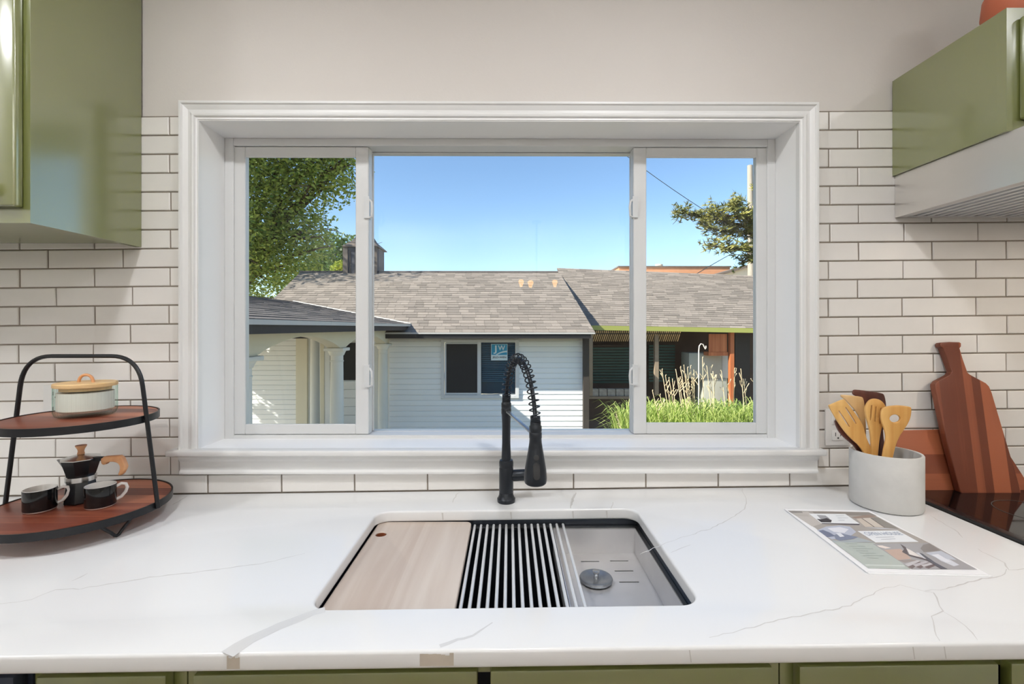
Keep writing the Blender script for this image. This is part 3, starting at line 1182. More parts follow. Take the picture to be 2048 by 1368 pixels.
m.lathe([(.0120, .010), (.0145, .018), (.0145, .058), (.0135, .060), (.0145, .062), (.0145, .080), (.012, .083), (0, .083)], (fb.x, fb.y, zv), 28, axis=(1, .15, 0))
m.build('valve', 'faucet', fa)
m = MB()
e = Vector((fb.x, fb.y, zv)) + Vector((1, .15, 0)).normalized() * .074
m.tube([e, e + Vector((.004, .002, .02)), e + Vector((.012, .004, .06))], [.0048, .0042, .0036], 10)
m.build('lever', 'faucet', fa)
# hose path
z_s = ZB + .252
P0 = Vector((fb.x, fb.y, z_s))
P3 = Vector((H.x, H.y, H.z))
P1 = P0 + Vector((dv.x * .04, dv.y * .04, .165))
P2 = P3 + Vector((-dv.x * .12, -dv.y * .12, .172))


def bez(t):
    return P0 * (1 - t) ** 3 + P1 * 3 * t * (1 - t) ** 2 + P2 * 3 * t * t * (1 - t) + P3 * t ** 3


NS = 60
hose = [bez(i / NS) for i in range(NS + 1)]
MB().tube(hose, .0048, 10).build('hose', 'faucet', fa)
# spring
cum = [0]
for a, b in zip(hose[:-1], hose[1:]):
    cum.append(cum[-1] + (b - a).length)
Lh = cum[-1]
side = dvn.cross(Vector((0, 0, 1))).normalized()


def on_path(s):
    s = max(0, min(Lh, s))
    for i in range(NS):
        if cum[i + 1] >= s:
            t = (s - cum[i]) / max(1e-9, cum[i + 1] - cum[i])
            return hose[i].lerp(hose[i + 1], t), (hose[min(i + 2, NS)] - hose[max(i - 1, 0)]).normalized()
    return hose[-1], (hose[-1] - hose[-2]).normalized()


pts = []
tight, turns = 0.022, 22
turn, s = 0.0, 0.0
total = 6 + turns + 4
nn = 14
for i in range(total * nn + 1):
    u = i / nn
    if u < 6:
        s = u / 6 * tight
    elif u < 6 + turns:
        s = tight + (u - 6) / turns * (Lh - tight - .012)
    else:
        s = Lh - .012 + (u - 6 - turns) / 4 * .012
    p, t = on_path(s)
    e1 = side
    e2 = t.cross(e1).normalized()
    a = 2 * pi * u
    hr = .0115 if 6 < u < 6 + turns else .0100
    pts.append(p + e1 * (cos(a) * hr) + e2 * (sin(a) * hr))
MB().tube(pts, .0016, 6).build('spring', 'faucet', fa)
# spray head
hz = H.z
hb = at_d(1068, 969, H.y - CAM.y).z
hl = hz - hb
hc = (H.x, H.y, hb)
MB().lathe([(0, .001), (.020, .001), (.0235, .004), (.0250, .010), (.0252, .016), (.0235, .035), (.0195, .058), (.0158, .080), (.0140, .092), (.0134, .102),
            (.0140, .103), (.0140, .114), (.0130, .116), (.0138, .118), (.0138, .128), (.0120, .131), (.0120, hl), (0, hl + .002)], hc, 36).build('spray_head', 'faucet', fa)
cv = (CAM - Vector(hc))
cv.z = 0
cv = (cv.normalized() + Vector((.10, 0, 0))).normalized()
rt = Vector((-cv.y, cv.x, 0))
base = Vector(hc)


def pad(w, h, zmid, rr, dep):
    pts_ = rrect(-w / 2, w / 2, -h / 2, h / 2, min(w, h) / 2 - .0005, 6)
    n_ = len(pts_)
    q_ = MB()
    f, bk = [], []
    for (a, b) in pts_:
        r_ = rr - (b) * .24
        f.append(base + rt * a + cv * (sqrt(max(1e-6, r_ * r_ - a * a)) + dep) + Vector((0, 0, zmid + b)))
        bk.append(base + rt * a + cv * (sqrt(max(1e-6, r_ * r_ - a * a)) - .003) + Vector((0, 0, zmid + b)))
    q_._add(f + bk, [tuple(range(n_))] + [(i, (i + 1) % n_, n_ + (i + 1) % n_, n_ + i) for i in range(n_)])
    return q_


pad(.0150, .034, .036, .0230, .0016).build('spray_button', 'black', fa, smooth=30)
pad(.0110, .0110, .064, .0182, .0016).build('pause_button', 'black', fa, smooth=30)
# docking arm
z_a = ZB + .232
pa = Vector((fb.x, fb.y, z_a)) + dvn * .011
pb = Vector((H.x, H.y, hb + .109)) - dvn * .0135
upv = Vector((0, 0, .0022))
m = MB()
for (w0, w1) in ((.0052, .0046),):
    m.hexa([pa - side * w0 - upv, pa + side * w0 - upv, pb + side * w1 - upv, pb - side * w1 - upv,
            pa - side * w0 + upv, pa + side * w0 + upv, pb + side * w1 + upv, pb - side * w1 + upv])
m.build('docking_arm', 'faucet_arm', fa, bevel=.001)

# =================================================================== wall cabinets, hood, pot
def panel_door(parent, x0, x1, z0, z1, yf, knob=None):
    """Framed door with a moulded edge, front face at yf (towards the camera)."""
    th = .019
    fw = .058
    d = empty('door', ((x0 + x1) / 2, yf + th, z0), parent=parent)
    q = MB()
    for (a, b, c_, e) in ((x0, x0 + fw, z0, z1), (x1 - fw, x1, z0, z1), (x0 + fw, x1 - fw, z0, z0 + fw), (x0 + fw, x1 - fw, z1 - fw, z1)):
        q.box(a, b, yf, yf + th, c_, e)
    q.build('door_frame', 'green', d, bevel=.0045, seg=3)
    MB().box(x0 + fw - .002, x1 - fw + .002, yf + .010, yf + .016, z0 + fw - .002, z1 - fw + .002).build('recessed_panel', 'green', d, smooth=0)
    q = MB()
    a = fw
    for k in range(2):
        pass
    pr = [(0, .0005), (.004, -.0035), (.010, -.003), (.014, .004), (.018, .0098)]
    for (o0, y0), (o1, y1) in zip(pr[:-1], pr[1:]):
        c0_ = [(x0 + a + o0, yf + y0, z0 + a + o0), (x1 - a - o0, yf + y0, z0 + a + o0), (x1 - a - o0, yf + y0, z1 - a - o0), (x0 + a + o0, yf + y0, z1 - a - o0)]
        c1_ = [(x0 + a + o1, yf + y1, z0 + a + o1), (x1 - a - o1, yf + y1, z0 + a + o1), (x1 - a - o1, yf + y1, z1 - a - o1), (x0 + a + o1, yf + y1, z1 - a - o1)]
        for i in range(4):
            j = (i + 1) % 4
            q.quad(c0_[i], c0_[j], c1_[j], c1_[i])
    q.build('moulding', 'green', d, smooth=40)
    if knob:
        kx, kz = knob
        MB().lathe([(.006, 0), (.0065, .004), (.005, .008), (.0055, .014), (.0125, .019), (.0145, .024), (.0125, .029), (0, .031)],
                   (kx, yf, kz), 24, axis=(0, -1, 0)).build('knob', 'knob', d)
    return d


def wall_cabinet(lab, x0, x1, z0, z1, doors, seam_x):
    t = empty('wall_cabinet', ((x0 + x1) / 2, -.14, z0), lab, 'cabinet', 'olive wall cabinets')
    yb, yf = -.0015, -.277
    q = MB()
    q.box(x0, x0 + .016, yf, yb, z0, z1)
    q.box(x1 - .016, x1, yf, yb, z0, z1)
    q.box(x0 + .016, x1 - .016, yf, yb, z0 + .010, z0 + .026)
    q.box(x0 + .016, x1 - .016, yf, yb, z1 - .016, z1)
    q.box(x0 + .016, x1 - .016, yb - .006, yb, z0 + .026, z1 - .016)
    q.build('body', 'green', t, smooth=0)
    q = MB()
    ff = -.2985
    q.box(x0 - .0008, x0 + .040, ff, yf - .0008, z0 - .0005, z1)
    q.box(x1 - .040, x1 + .0008, ff, yf - .0008, z0 - .0005, z1)
    q.box(x0 + .040, x1 - .040, ff, yf - .0008, z0 - .0005, z0 + .038)
    q.box(x0 + .040, x1 - .040, ff, yf - .0008, z1 - .038, z1)
    q.build('face_frame', 'green', t, smooth=0)
    for (a, b, c_, d, kn) in doors:
        panel_door(t, a, b, c_, d, ff - .0195, kn)
    return t


LX = LEFT_CAB_X
wall_cabinet('tall olive green wall cabinet with a pearl knob left of the window', -1.80, LX, 1.5755, 2.40,
             [(-1.394, LX - .012, 1.606, 2.37, (-1.066, 1.640)), (-1.788, -1.398, 1.606, 2.37, (-1.74, 1.640))], 0)
RXc = RIGHT_CAB_X
wall_cabinet('short olive green wall cabinet above the steel range hood', RXc, RXc + .762, 1.773, 2.034,
             [(RXc + .024, RXc + .379, 1.795, 2.012, (RXc + .34, 1.83)), (RXc + .383, RXc + .738, 1.795, 2.012, (RXc + .42, 1.83))], 0)

hd_ = empty('range_hood', (RXc + .39, -.24, 1.658), 'slim stainless range hood with a ribbed filter under the right cabinet', 'range hood')
hx0, hx1, hz0, hz1, hy = RXc + .007, RXc + .757, 1.658, 1.7725, -.50
q = MB()
q.box(hx0, hx0 + .0015, hy, -.001, hz0, hz1)
q.box(hx1 - .0015, hx1, hy, -.001, hz0, hz1)
q.box(hx0 + .0015, hx1 - .0015, hy, hy + .0015, hz0, hz1)
q.box(hx0 + .0015, hx1 - .0015, -.004, -.001, hz0, hz1)
q.box(hx0 + .0015, hx1 - .0015, hy + .0015, -.004, hz1 - .002, hz1)
q.build('hood_body', 'hood_steel', hd_, smooth=0, bevel=.0006, seg=1)
q = MB()
q.box(hx0 + .0015, hx0 + .022, hy + .0015, -.004, hz0 + .0005, hz0 + .003)
q.box(hx1 - .022, hx1 - .0015, hy + .0015, -.004, hz0 + .0005, hz0 + .003)
q.box(hx0 + .022, hx1 - .022, hy + .0015, hy + .06, hz0 + .0005, hz0 + .003)
q.box(hx0 + .022, hx1 - .022, -.016, -.004, hz0 + .0005, hz0 + .003)
q.build('hood_lip', 'sink_steel', hd_, smooth=0)
MB().box(hx0 + .02, hx1 - .02, hy + .055, -.014, hz0 + .016, hz0 + .018).build('filter_plate', 'range_black', hd_, smooth=0)
nsl = 26
for i in range(nsl):
    x = hx0 + .028 + (hx1 - hx0 - .056) * i / (nsl - 1)
    q = MB()
    q.box(x - .0068, x + .0068, hy + .0601, -.0161, hz0 + .002, hz0 + .0035)
    q.box(x - .0068, x - .0056, hy + .0601, -.0161, hz0 + .0035, hz0 + .010)
    q.box(x + .0056, x + .0068, hy + .0601, -.0161, hz0 + .0035, hz0 + .010)
    q.build('filter_slat', 'rack_bar', hd_, smooth=0)
# the hood's own lamp
MB().lathe([(0, -.001), (.028, -.001)], (hx0 + .36, hy + .035, hz0 + .001), 24).build('lamp_lens', 'led', hd_, fix=False)
area_light('hood_lamp', (hx0 + .36, hy + .035, hz0 - .004), .05, 2.2, (1, .86, .70))

# terracotta pot on the right cabinet
pt = at_d(1996, 20, 1.10)
tp = MB().lathe([(0, .001), (.036, .001), (.040, .004), (.062, .035), (.074, .075), (.070, .115), (.052, .145), (.040, .155), (.043, .170), (.047, .174),
                 (.043, .174), (.036, .158), (0, .150)], (pt.x + .060, -.185, 2.0342), 36).build('terracotta_pot', 'terracotta')
tag(tp, 'rounded terracotta pot on top of the right wall cabinet', 'pot')

# =================================================================== range under the hood
rx0, rx1 = CT_X1 + .003, CT_X1 + .763
rg = empty('range', ((rx0 + rx1) / 2, -.33, 0), 'black glass-topped range standing at the right end of the counter', 'range')
rz = .926
q = MB()
q.box(rx0 + .004, rx1 - .004, -.63, -.035, .10, rz - .014)
q.build('body', 'range_black', rg, smooth=0)
MB().box(rx0 + .01, rx1 - .01, -.66, -.632, .22, .80).build('oven_door', 'range_black', rg, bevel=.005)
MB().tube([(rx0 + .06, -.66, .77), (rx0 + .06, -.70, .77), (rx1 - .06, -.70, .77), (rx1 - .06, -.66, .77)], .010, 10).build('door_handle', 'steel', rg)
MB().box(rx0 + .01, rx1 - .01, -.655, -.632, .81, .905).build('control_panel', 'range_black', rg, bevel=.004)
MB().box(rx0 + .03, rx1 - .03, -.58, -.06, 0, .10).build('plinth', 'range_black', rg, smooth=0)
q = MB()
ring_w = .021
q.box(rx0, rx0 + ring_w, -.655, -.022, rz - .013, rz)
q.box(rx1 - ring_w, rx1, -.655, -.022, rz - .013, rz)
q.box(rx0 + ring_w, rx1 - ring_w, -.655, -.625, rz - .013, rz)
q.box(rx0 + ring_w, rx1 - ring_w, -.032, -.022, rz - .013, rz)
q.build('cooktop_rim', 'range_black', rg, bevel=.002)
MB().box(rx0 + ring_w, rx1 - ring_w, -.625, -.032, rz - .012, rz - .0012).build('cooktop_glass', 'ceran', rg, smooth=0)
for (cx_, cy_, r_) in ((rx0 + .20, -.20, .075), (rx0 + .56, -.20, .09), (rx0 + .20, -.47, .10), (rx0 + .56, -.47, .075)):
    MB().lathe([(r_, 0), (r_ + .002, 0)], (cx_, cy_, rz - .0008), 48).build('burner_ring', 'plate_dark', rg, fix=False)


# =================================================================== boards leaning on the tile behind the range
def lean_frame(y0, z0, slope):
    up = Vector((0, slope, 1)).normalized()
    n = Vector((0, -1, slope)).normalized()
    return Vector((0, y0, z0)), up, n


def leaning_board(name, mat, outline, y0, z0, slope, t, lab, cat, holes=(), soft=0, bevel=.002):
    p0, up, n = lean_frame(y0, z0, slope)
    pts = [at_plane(a, b, p0, n) for a, b in outline]
    lo = min(p.z for p in pts)
    cx_ = sum(p.x for p in pts) / len(pts)
    o = Vector((cx_, p0.y + (lo - p0.z) * slope, lo))
    loc = [((p.x - o.x), (p - o).dot(up)) for p in pts]
    if soft:
        loc = smooth_loop(loc, soft)
    fr = basis(o - n * (t / 2), (1, 0, 0), up, -n * -1 if False else n)
    hl = [[((q - o).x, (q - o).dot(up)) for q in (at_plane(a, b, p0, n) for a, b in h)] for h in holes]
    ob = plate(name, mat, loc, hl, t=t, bevel=bevel, frame=fr)
    return tag(ob, lab, cat)


def c2(a):
    return [(1560 + x / 2.7357, 660 + y / 2.7357) for x, y in a]


leaning_board('serving_board', 'board_rect',
              c2([(640, 549), (1000, 541), (1196, 541), (1262, 690), (1330, 795), (1362, 850), (1362, 884), (1330, 893), (640, 893)]),
              -.050, rz + .001, .22, .016, 'reddish wooden serving board lying on its long side behind the bottle-shaped board', 'cutting board')
leaning_board('bottle_board', 'board_walnut',
              c2([(876, 76), (884, 68), (930, 65), (984, 66), (993, 72), (993, 90), (985, 100), (1003, 160), (1028, 232), (1042, 244), (1128, 290), (1146, 308), (1160, 340),
                  (1240, 610), (1318, 872), (1319, 892), (1308, 904), (1160, 907), (1010, 903), (994, 893), (985, 880), (915, 610), (851, 310), (851, 296), (866, 278), (930, 245), (942, 228),
                  (915, 155), (893, 100), (880, 92)]),
              -.0715, rz + .001, .135, .018, 'striped red-brown bottle-shaped wooden cutting board leaning on the tile behind the range', 'cutting board', bevel=.0025)

# =================================================================== concrete crock with utensils
ck = Vector((.925, -.139, 0))
ck.z = zc(ck.x) + .0004
cr, chh = .0735, .133
kk = MB().lathe([(0, 0), (cr - .006, 0), (cr - .002, .002), (cr, .007), (cr, chh - .003), (cr - .0015, chh - .0005), (cr - .004, chh), (cr - .0065, chh - .001),
                 (cr - .0075, chh - .005), (cr - .0075, .012), (0, .010)], ck, 56).build('utensil_crock', 'concrete')
tag(kk, 'pale grey concrete crock of wooden utensils on the counter beside the cooktop', 'crock')


def c7(a):
    return [(1630 + x / 6.839, 760 + y / 6.839) for x, y in a]


def utensil(name, mat, outline, y, t, lab, holes=(), lean=0.0, soft=2, bend=0.0):
    p0, up, n = lean_frame(y, ck.z + .13, lean)
    pts = [at_plane(a, b, p0, n) for a, b in c7(outline)]
    # keep the handle's end inside the crock
    floor_z = ck.z + .016
    pts = [Vector((p.x, p.y, max(p.z, floor_z))) for p in pts]
    lo = min(p.z for p in pts)
    o = Vector((sum(p.x for p in pts) / len(pts), y + (lo - p0.z) * lean, lo))
    loc = smooth_loop([((p - o).x, (p - o).dot(up)) for p in pts], soft)
    hl = [smooth_loop([((q - o).x, (q - o).dot(up)) for q in (at_plane(a, b, p0, n) for a, b in c7(h))], 1) for h in holes]
    fr = basis(o, (1, 0, 0), up, n)
    ob = plate(name, mat, loc, hl, t=t, bevel=min(.0016, t * .35), frame=fr)
    return tag(ob, lab, 'utensil', 'wooden utensils in the crock')


def slot(x0, y0, x1, y1, w):
    d = Vector((x1 - x0, y1 - y0))
    p = Vector((-d.y, d.x)).normalized() * w
    return [(x0 + p.x, y0 + p.y), (x1 + p.x, y1 + p.y), (x1 - p.x, y1 - p.y), (x0 - p.x, y0 - p.y)]


utensil('slotted_spatula', 'bamboo',
        [(180, 352), (192, 340), (290, 300), (385, 258), (400, 268), (455, 335), (600, 530), (640, 600), (668, 670), (690, 780), (770, 945), (1050, 1560), (960, 1580), (640, 930), (480, 795), (390, 690), (300, 560), (235, 450)],
        -.145, .0055, 'angular bamboo spatula with two long slots, leftmost of the pale utensils in the crock', [slot(318, 420, 462, 636, 9), slot(410, 372, 556, 598, 9)])
utensil('flat_spatula', 'bamboo_pale',
        [(350, 225), (352, 205), (380, 200), (520, 215), (630, 228), (652, 245), (668, 310), (680, 460), (692, 650), (690, 800), (850, 1560), (770, 1560), (650, 800), (625, 560), (560, 430), (470, 330), (400, 262)],
        -.122, .0055, 'plain pale wooden spatula standing between the two slotted ones')
utensil('turner', 'dark_wood',
        [(514, 200), (514, 160), (530, 130), (600, 135), (770, 155), (905, 178), (935, 195), (952, 250), (966, 350), (955, 440), (920, 560), (925, 760), (960, 980), (985, 1560), (880, 1560), (868, 980), (880, 760), (800, 600), (700, 420), (640, 300), (560, 220)],
        -.104, .006, 'dark brown square-ended wooden turner at the back of the crock')
utensil('slotted_spoon', 'bamboo',
        [(680, 420), (684, 370), (710, 310), (755, 265), (815, 252), (880, 268), (930, 310), (962, 370), (968, 440), (955, 520), (930, 590), (905, 650), (885, 740), (870, 830), (858, 965), (800, 1560), (730, 1560), (770, 965), (762, 830), (750, 720), (730, 620), (695, 510)],
        -.150, .0065, 'round-headed bamboo spoon with three slots, middle of the crock',
        [slot(766, 345, 750, 545, 10), slot(826, 362, 812, 565, 10), slot(892, 382, 880, 585, 10)])
utensil('holed_spatula', 'bamboo',
        [(893, 480), (900, 420), (925, 385), (965, 362), (1090, 345), (1180, 348), (1270, 360), (1308, 372), (1312, 420), (1300, 510), (1262, 600), (1200, 690), (1140, 780), (1100, 880), (1070, 990), (960, 1560), (850, 1560), (925, 985), (955, 860), (968, 760), (940, 660), (905, 570)],
        -.166, .0055, 'broad bamboo spatula with one round hole, rightmost in the crock', [[(1085 + 74 * cos(2 * pi * k / 14), 525 + 54 * sin(2 * pi * k / 14)) for k in range(14)]])
utensil('dark_spoon', 'dark_wood',
        [(268, 580), (278, 545), (310, 560), (380, 640), (470, 740), (560, 830), (640, 935), (960, 1500), (900, 1500), (560, 930), (470, 850), (380, 775), (310, 690)],
        -.128, .006, 'dark wooden spoon leaning at the left edge of the crock behind the slotted spatula')

# =================================================================== outlets on the tile
for (px0, px1, py0, py1, lab, two) in ((1651, 1699, 818, 891, 'white outlet cover on the tile behind the utensil crock', True),
                                       (86, 140, 770, 838, 'white outlet cover on the tile behind the lidded glass jar', False)):
    a, b = at_y(px0, py1, -.006), at_y(px1, py0, -.006)
    t = empty('outlet', ((a.x + b.x) / 2, -.001, a.z), lab, 'outlet')
    MB().box(a.x, b.x, -.0065, -.0011, a.z, b.z).build('cover_plate', 'plate', t, bevel=.002)
    w, h = b.x - a.x, b.z - a.z
    xm = (a.x + b.x) / 2
    zs_ = (a.z + h * .28, a.z + h * .72)
    for z in zs_:
        MB().box(xm - .016, xm + .016, -.0085, -.0063, z - .014, z + .014).build('socket', 'plate', t, bevel=.002)
        q = MB()
        q.box(xm - .008, xm - .006, -.0088, -.0084, z - .002, z + .008)
        q.box(xm + .006, xm + .008, -.0088, -.0084, z - .002, z + .006)
        q.lathe([(0, 0), (.0025, 0)], (xm, -.0087, z - .007), 10, axis=(0, -1, 0))
        q.build('slot', 'plate_dark', t, smooth=0)

# =================================================================== open-house flyer
PRINT = []
fl = [at_c(1568, 1019.5), at_c(1739, 1023.5), at_c(1979, 1152.5), at_c(1733, 1146.5)]
ft = empty('flyer', sum(fl, Vector()) / 4, 'glossy printed flyer with kitchen photos and an open house notice lying on the counter', 'flyer')


def paper(z0, z1, dx, dy, name):
    q = MB()
    lo = [(p.x + dx, p.y + dy, p.z + z0) for p in fl]
    hi = [(p.x + dx, p.y + dy, p.z + z1) for p in fl]
    q.hexa(lo[::-1][:0] or [lo[3], lo[2], lo[1], lo[0]] + [hi[3], hi[2], hi[1], hi[0]])
    return q.build(name, 'paper', ft, smooth=0)


paper(.0003, .0012, .002, -.003, 'sheet')
paper(.0013, .0024, 0, 0, 'sheet')
LAY = [0.0025]


def inkm(col):
    key = 'ink_' + col
    if key not in MT:
        MT[key] = M('print_' + col.strip('#'), col, .35)
    return MT[key]


prints = {}


def pr_poly(col, pts, src=None, part='printed_photo'):
    if src == 1:
        pts = [(1600 + x / 7.877, 1010 + y / 7.877) for x, y in pts]
    elif src == 2:
        pts = [(1700 + x / 7.314, 1060 + y / 7.314) for x, y in pts]
    elif src == 7:
        pts = [(1560 + x / 4.6545, 1010 + y / 4.6545) for x, y in pts]
    LAY[0] += .000012
    q = prints.setdefault((col, part), MB())
    q.poly([at_c(a, b, LAY[0]) for a, b in pts])


pr_poly('#a9a39e', [(70, 52), (825, 66), (1120, 222), (1390, 352), (1835, 602), (820, 588), (500, 350), (330, 215)], 7)
pr_poly('#c3bdb8', [(95, 60), (260, 62), (330, 110), (420, 165), (300, 200), (190, 130)], 7)
pr_poly('#8d8884', [(75, 54), (200, 58), (215, 75), (110, 75)], 7)
pr_poly('#8d8680', [(300, 60), (830, 68), (900, 100), (330, 90)], 7)
pr_poly('#b9b3ad', [(110, 75), (260, 88), (280, 110), (150, 100)], 7)
pr_poly('#edf0f3', [(140, 135), (712, 140), (945, 300), (340, 290)], 1)
pr_poly('#57505a', [(336, 284), (945, 296), (930, 318), (780, 312), (350, 298)], 1)
pr_poly('#9fa0a6', [(262, 155), (400, 165), (470, 215), (420, 225), (330, 225)], 1)
pr_poly('#2c2a33', [(262, 218), (330, 225), (420, 205), (500, 238), (490, 275), (335, 272)], 1)
pr_poly('#9b8578', [(810, 190), (1090, 150), (1225, 190), (1050, 200), (870, 212)], 1)
pr_poly('#cfc3b6', [(885, 216), (965, 210), (1165, 342), (1030, 345)], 1)
pr_poly('#d2c8bd', [(985, 210), (1105, 205), (1330, 355), (1180, 345)], 1)
pr_poly('#8c8781', [(1120, 200), (1240, 195), (1560, 378), (1350, 360)], 1)
pr_poly('#6e655f', [(965, 210), (980, 210), (1175, 342), (1158, 342)], 1)
pr_poly('#6e655f', [(1105, 205), (1122, 203), (1350, 358), (1328, 356)], 1)
pr_poly('#c9c9cf', [(1020, 350), (1330, 362), (1560, 384), (1300, 380)], 1)
pr_poly('#b9bfd0', [(345, 235), (430, 200), (560, 190), (650, 200), (710, 250), (640, 300), (480, 320)], 7)
pr_poly('#e3e5ee', [(440, 215), (560, 205), (640, 225), (600, 260), (500, 250)], 7)
pr_poly('#6d7690', [(360, 240), (400, 232), (460, 255), (520, 290), (440, 300)], 7)
pr_poly('#7f889f', [(500, 280), (560, 262), (640, 280), (730, 298), (670, 318), (560, 332), (520, 320)], 7)
pr_poly('#dfe2ea', [(520, 262), (560, 258), (600, 292), (560, 298)], 7)
pr_poly('#aab3b8', [(480, 325), (560, 335), (690, 318), (720, 300), (880, 345), (500, 350)], 7)
pr_poly('#b6bfba', [(500, 345), (880, 352), (1215, 598), (820, 588)], 7, 'printed_panel')
pr_poly('#cfd6d2', [(790, 552), (1150, 560), (1168, 572), (800, 564)], 7, 'printed_panel')
pr_poly('#eceff3', [(905, 410), (1540, 400), (1870, 580), (1192, 590)], 1, 'printed_panel')
pr_poly('#a7a6a9', [(330, 200), (1150, 190), (1860, 578), (900, 574)], 2)
pr_poly('#8d8886', [(1070, 215), (1160, 195), (1330, 300), (1080, 325), (1030, 270)], 2)
pr_poly('#e9ddd6', [(395, 225), (470, 225), (600, 262), (520, 272), (430, 250)], 2)
pr_poly('#c3aa9d', [(500, 290), (740, 275), (900, 420), (700, 440)], 2)
pr_poly('#9d9390', [(700, 440), (900, 432), (1000, 440), (800, 480)], 2)
pr_poly('#e6e0dc', [(820, 265), (880, 290), (1060, 400), (880, 370)], 2)
pr_poly('#d6d8de', [(960, 330), (1010, 335), (1120, 430), (1080, 415)], 2)
pr_poly('#d9dce4', [(1180, 350), (1300, 340), (1600, 510), (1520, 530), (1330, 450)], 2)
pr_poly('#c5cad5', [(1110, 335), (1330, 305), (1480, 380), (1560, 440), (1250, 400)], 2)
pr_poly('#e7e9f0', [(1190, 362), (1290, 352), (1480, 465), (1400, 470)], 2)
for i in range(3):
    x = 800 + i * 120
    pr_poly('#c6c3c6' if i != 1 else '#bdb9be', [(x, 500 + i * 6), (x + 180, 440 + i * 14), (x + 230, 450 + i * 20), (x + 60, 540 + i * 8)], 2)
    pr_poly('#76696a', [(x + 40, 540), (x + 220, 462 + i * 12), (x + 250, 475 + i * 14), (x + 110, 566)], 2)
pr_poly('#5c5458', [(735, 205), (770, 225), (815, 250), (860, 355), (1170, 440), (1420, 570), (1330, 572), (1130, 450), (870, 380), (760, 320), (790, 280)], 2)
pr_poly('#62656f', [(1010, 335), (1060, 345), (1240, 470), (1430, 572), (1350, 572), (1170, 465)], 2)
for i in range(7):
    y0 = 358 + i * 22
    x0 = 610 + i * 33
    pr_poly('#97a49f', [(x0, y0), (x0 + 110 + 40 * (i % 3), y0 + 3), (x0 + 112 + 40 * (i % 3), y0 + 6), (x0 + 3, y0 + 3)], 7, 'printed_panel')
for (xa, xb, y) in ((1190, 1480, 505), (1275, 1500, 535)):
    pr_poly('#b9bfca', [(xa, y), (xb, y - 6), (xb + 8, y), (xa + 6, y + 6)], 1, 'printed_panel')
for (xa, xb, y) in ((560, 690, 165), (590, 760, 200), (600, 700, 235)):
    pr_poly('#c9cdd4', [(xa, y), (xb, y), (xb + 5, y + 5), (xa + 5, y + 5)], 1, 'printed_panel')
for (col, part), q in prints.items():
    q.build(part, inkm(col), ft, smooth=0, fix=False)
# words on the white card
me = text_mesh('OPEN HOUSE', 1.0)
a_, b_, c_ = [at_c(1600 + x / 7.877, 1010 + y / 7.877, LAY[0] + .0001) for x, y in ((985, 428), (1545, 420), (1065, 478))]
ex, ey = b_ - a_, c_ - a_
bx = [v.co.x for v in me.vertices]
by = [v.co.y for v in me.vertices]
w_, h_ = max(bx) - min(bx), max(by) - min(by)
for v in me.vertices:
    u, t_ = (v.co.x - min(bx)) / w_, 1 - (v.co.y - min(by)) / h_
    v.co = a_ + ex * u + ey * t_ + Vector((0, 0, v.co.z * .02))
link_mesh('lettering', me, inkm('#a9b3c6'), ft)

# =================================================================== two-tier stand
TC = Vector((-.988, -.199, 0))
zc0 = zc(TC.x)
ZL, ZU = .951, 1.151                                  # tops of the trays' wood
RL, RU = .168, .1415
ts = empty('tiered_stand', (TC.x, TC.y, zc0), 'two-tier stand of round acacia trays in black metal hoops on the counter', 'tiered stand')
for (z, r, nm) in ((ZL, RL, 'lower'), (ZU, RU, 'upper')):
    fr = Matrix.Translation((TC.x, TC.y, z - .007))
    plate('tray', 'acacia', ellipse(0, 0, r, r, 64), t=.014, bevel=.001, frame=fr, parent=ts)
    MB().lathe([(r + .0004, -.015), (r + .0034, -.015), (r + .0034, .0015), (r + .0004, .0015), (r + .0004, -.015)], (TC.x, TC.y, z), 72).build('hoop', 'black', ts)
HB, HT = ZL - .012, 1.290
ha, hbm = RL + .008, .098
tw = .128
yh = TC.y
left_b, right_b = Vector((TC.x - ha, yh, HB)), Vector((TC.x + ha, yh, HB))


def arch(n=10):
    pts = [left_b]
    top_l = Vector((TC.x - tw, yh, HT))
    d = (Vector((TC.x - tw - .004, yh, HT)) - left_b)
    # straight leg up to the bend
    k = .80
    p1 = left_b + d * k
    pts.append(left_b + d * .4)
    pts.append(p1)
    p2 = Vector((TC.x - hbm + .030, yh, HT))
    ctrl = left_b + d * 1.0
    for i in range(1, n + 1):
        t = i / n
        pts.append(p1 * (1 - t) ** 2 + ctrl * 2 * t * (1 - t) + p2 * t * t)
    mir = [Vector((2 * TC.x - p.x, p.y, p.z)) for p in pts[::-1]]
    return pts + mir


MB().tube(arch(), .0047, 10).build('handle', 'black', ts)
for s in (-1, 1):
    q = MB()
    for (z, r) in ((ZL - .007, RL), (ZU - .007, RU)):
        hx_ = ha - (z - HB) / (HT - HB) * (ha - tw - .004)
        q.tube([(TC.x + s * (r + .002), yh, z), (TC.x + s * hx_, yh, z)], .0036, 8)
    q.build('bracket', 'black', ts)
for ang in (-26, 94, 214):
    a = radians(ang)
    rd = Vector((cos(a), sin(a), 0))
    tg = Vector((-sin(a), cos(a), 0))
    c_ = Vector((TC.x, TC.y, 0)) + rd * (RL - .016)
    zb = zc(c_.x) + .0034
    zt_ = ZL - .0155
    pts = [Vector((c_.x, c_.y, zt_)) + tg * .030, Vector((c_.x, c_.y, zb + .010)) + tg * .010, Vector((c_.x, c_.y, zb + .002)) + tg * .004, Vector((c_.x, c_.y, zb)),
           Vector((c_.x, c_.y, zb + .002)) - tg * .004, Vector((c_.x, c_.y, zb + .010)) - tg * .010, Vector((c_.x, c_.y, zt_)) - tg * .030]
    MB().tube(pts, .0033, 8).build('foot', 'black', ts)

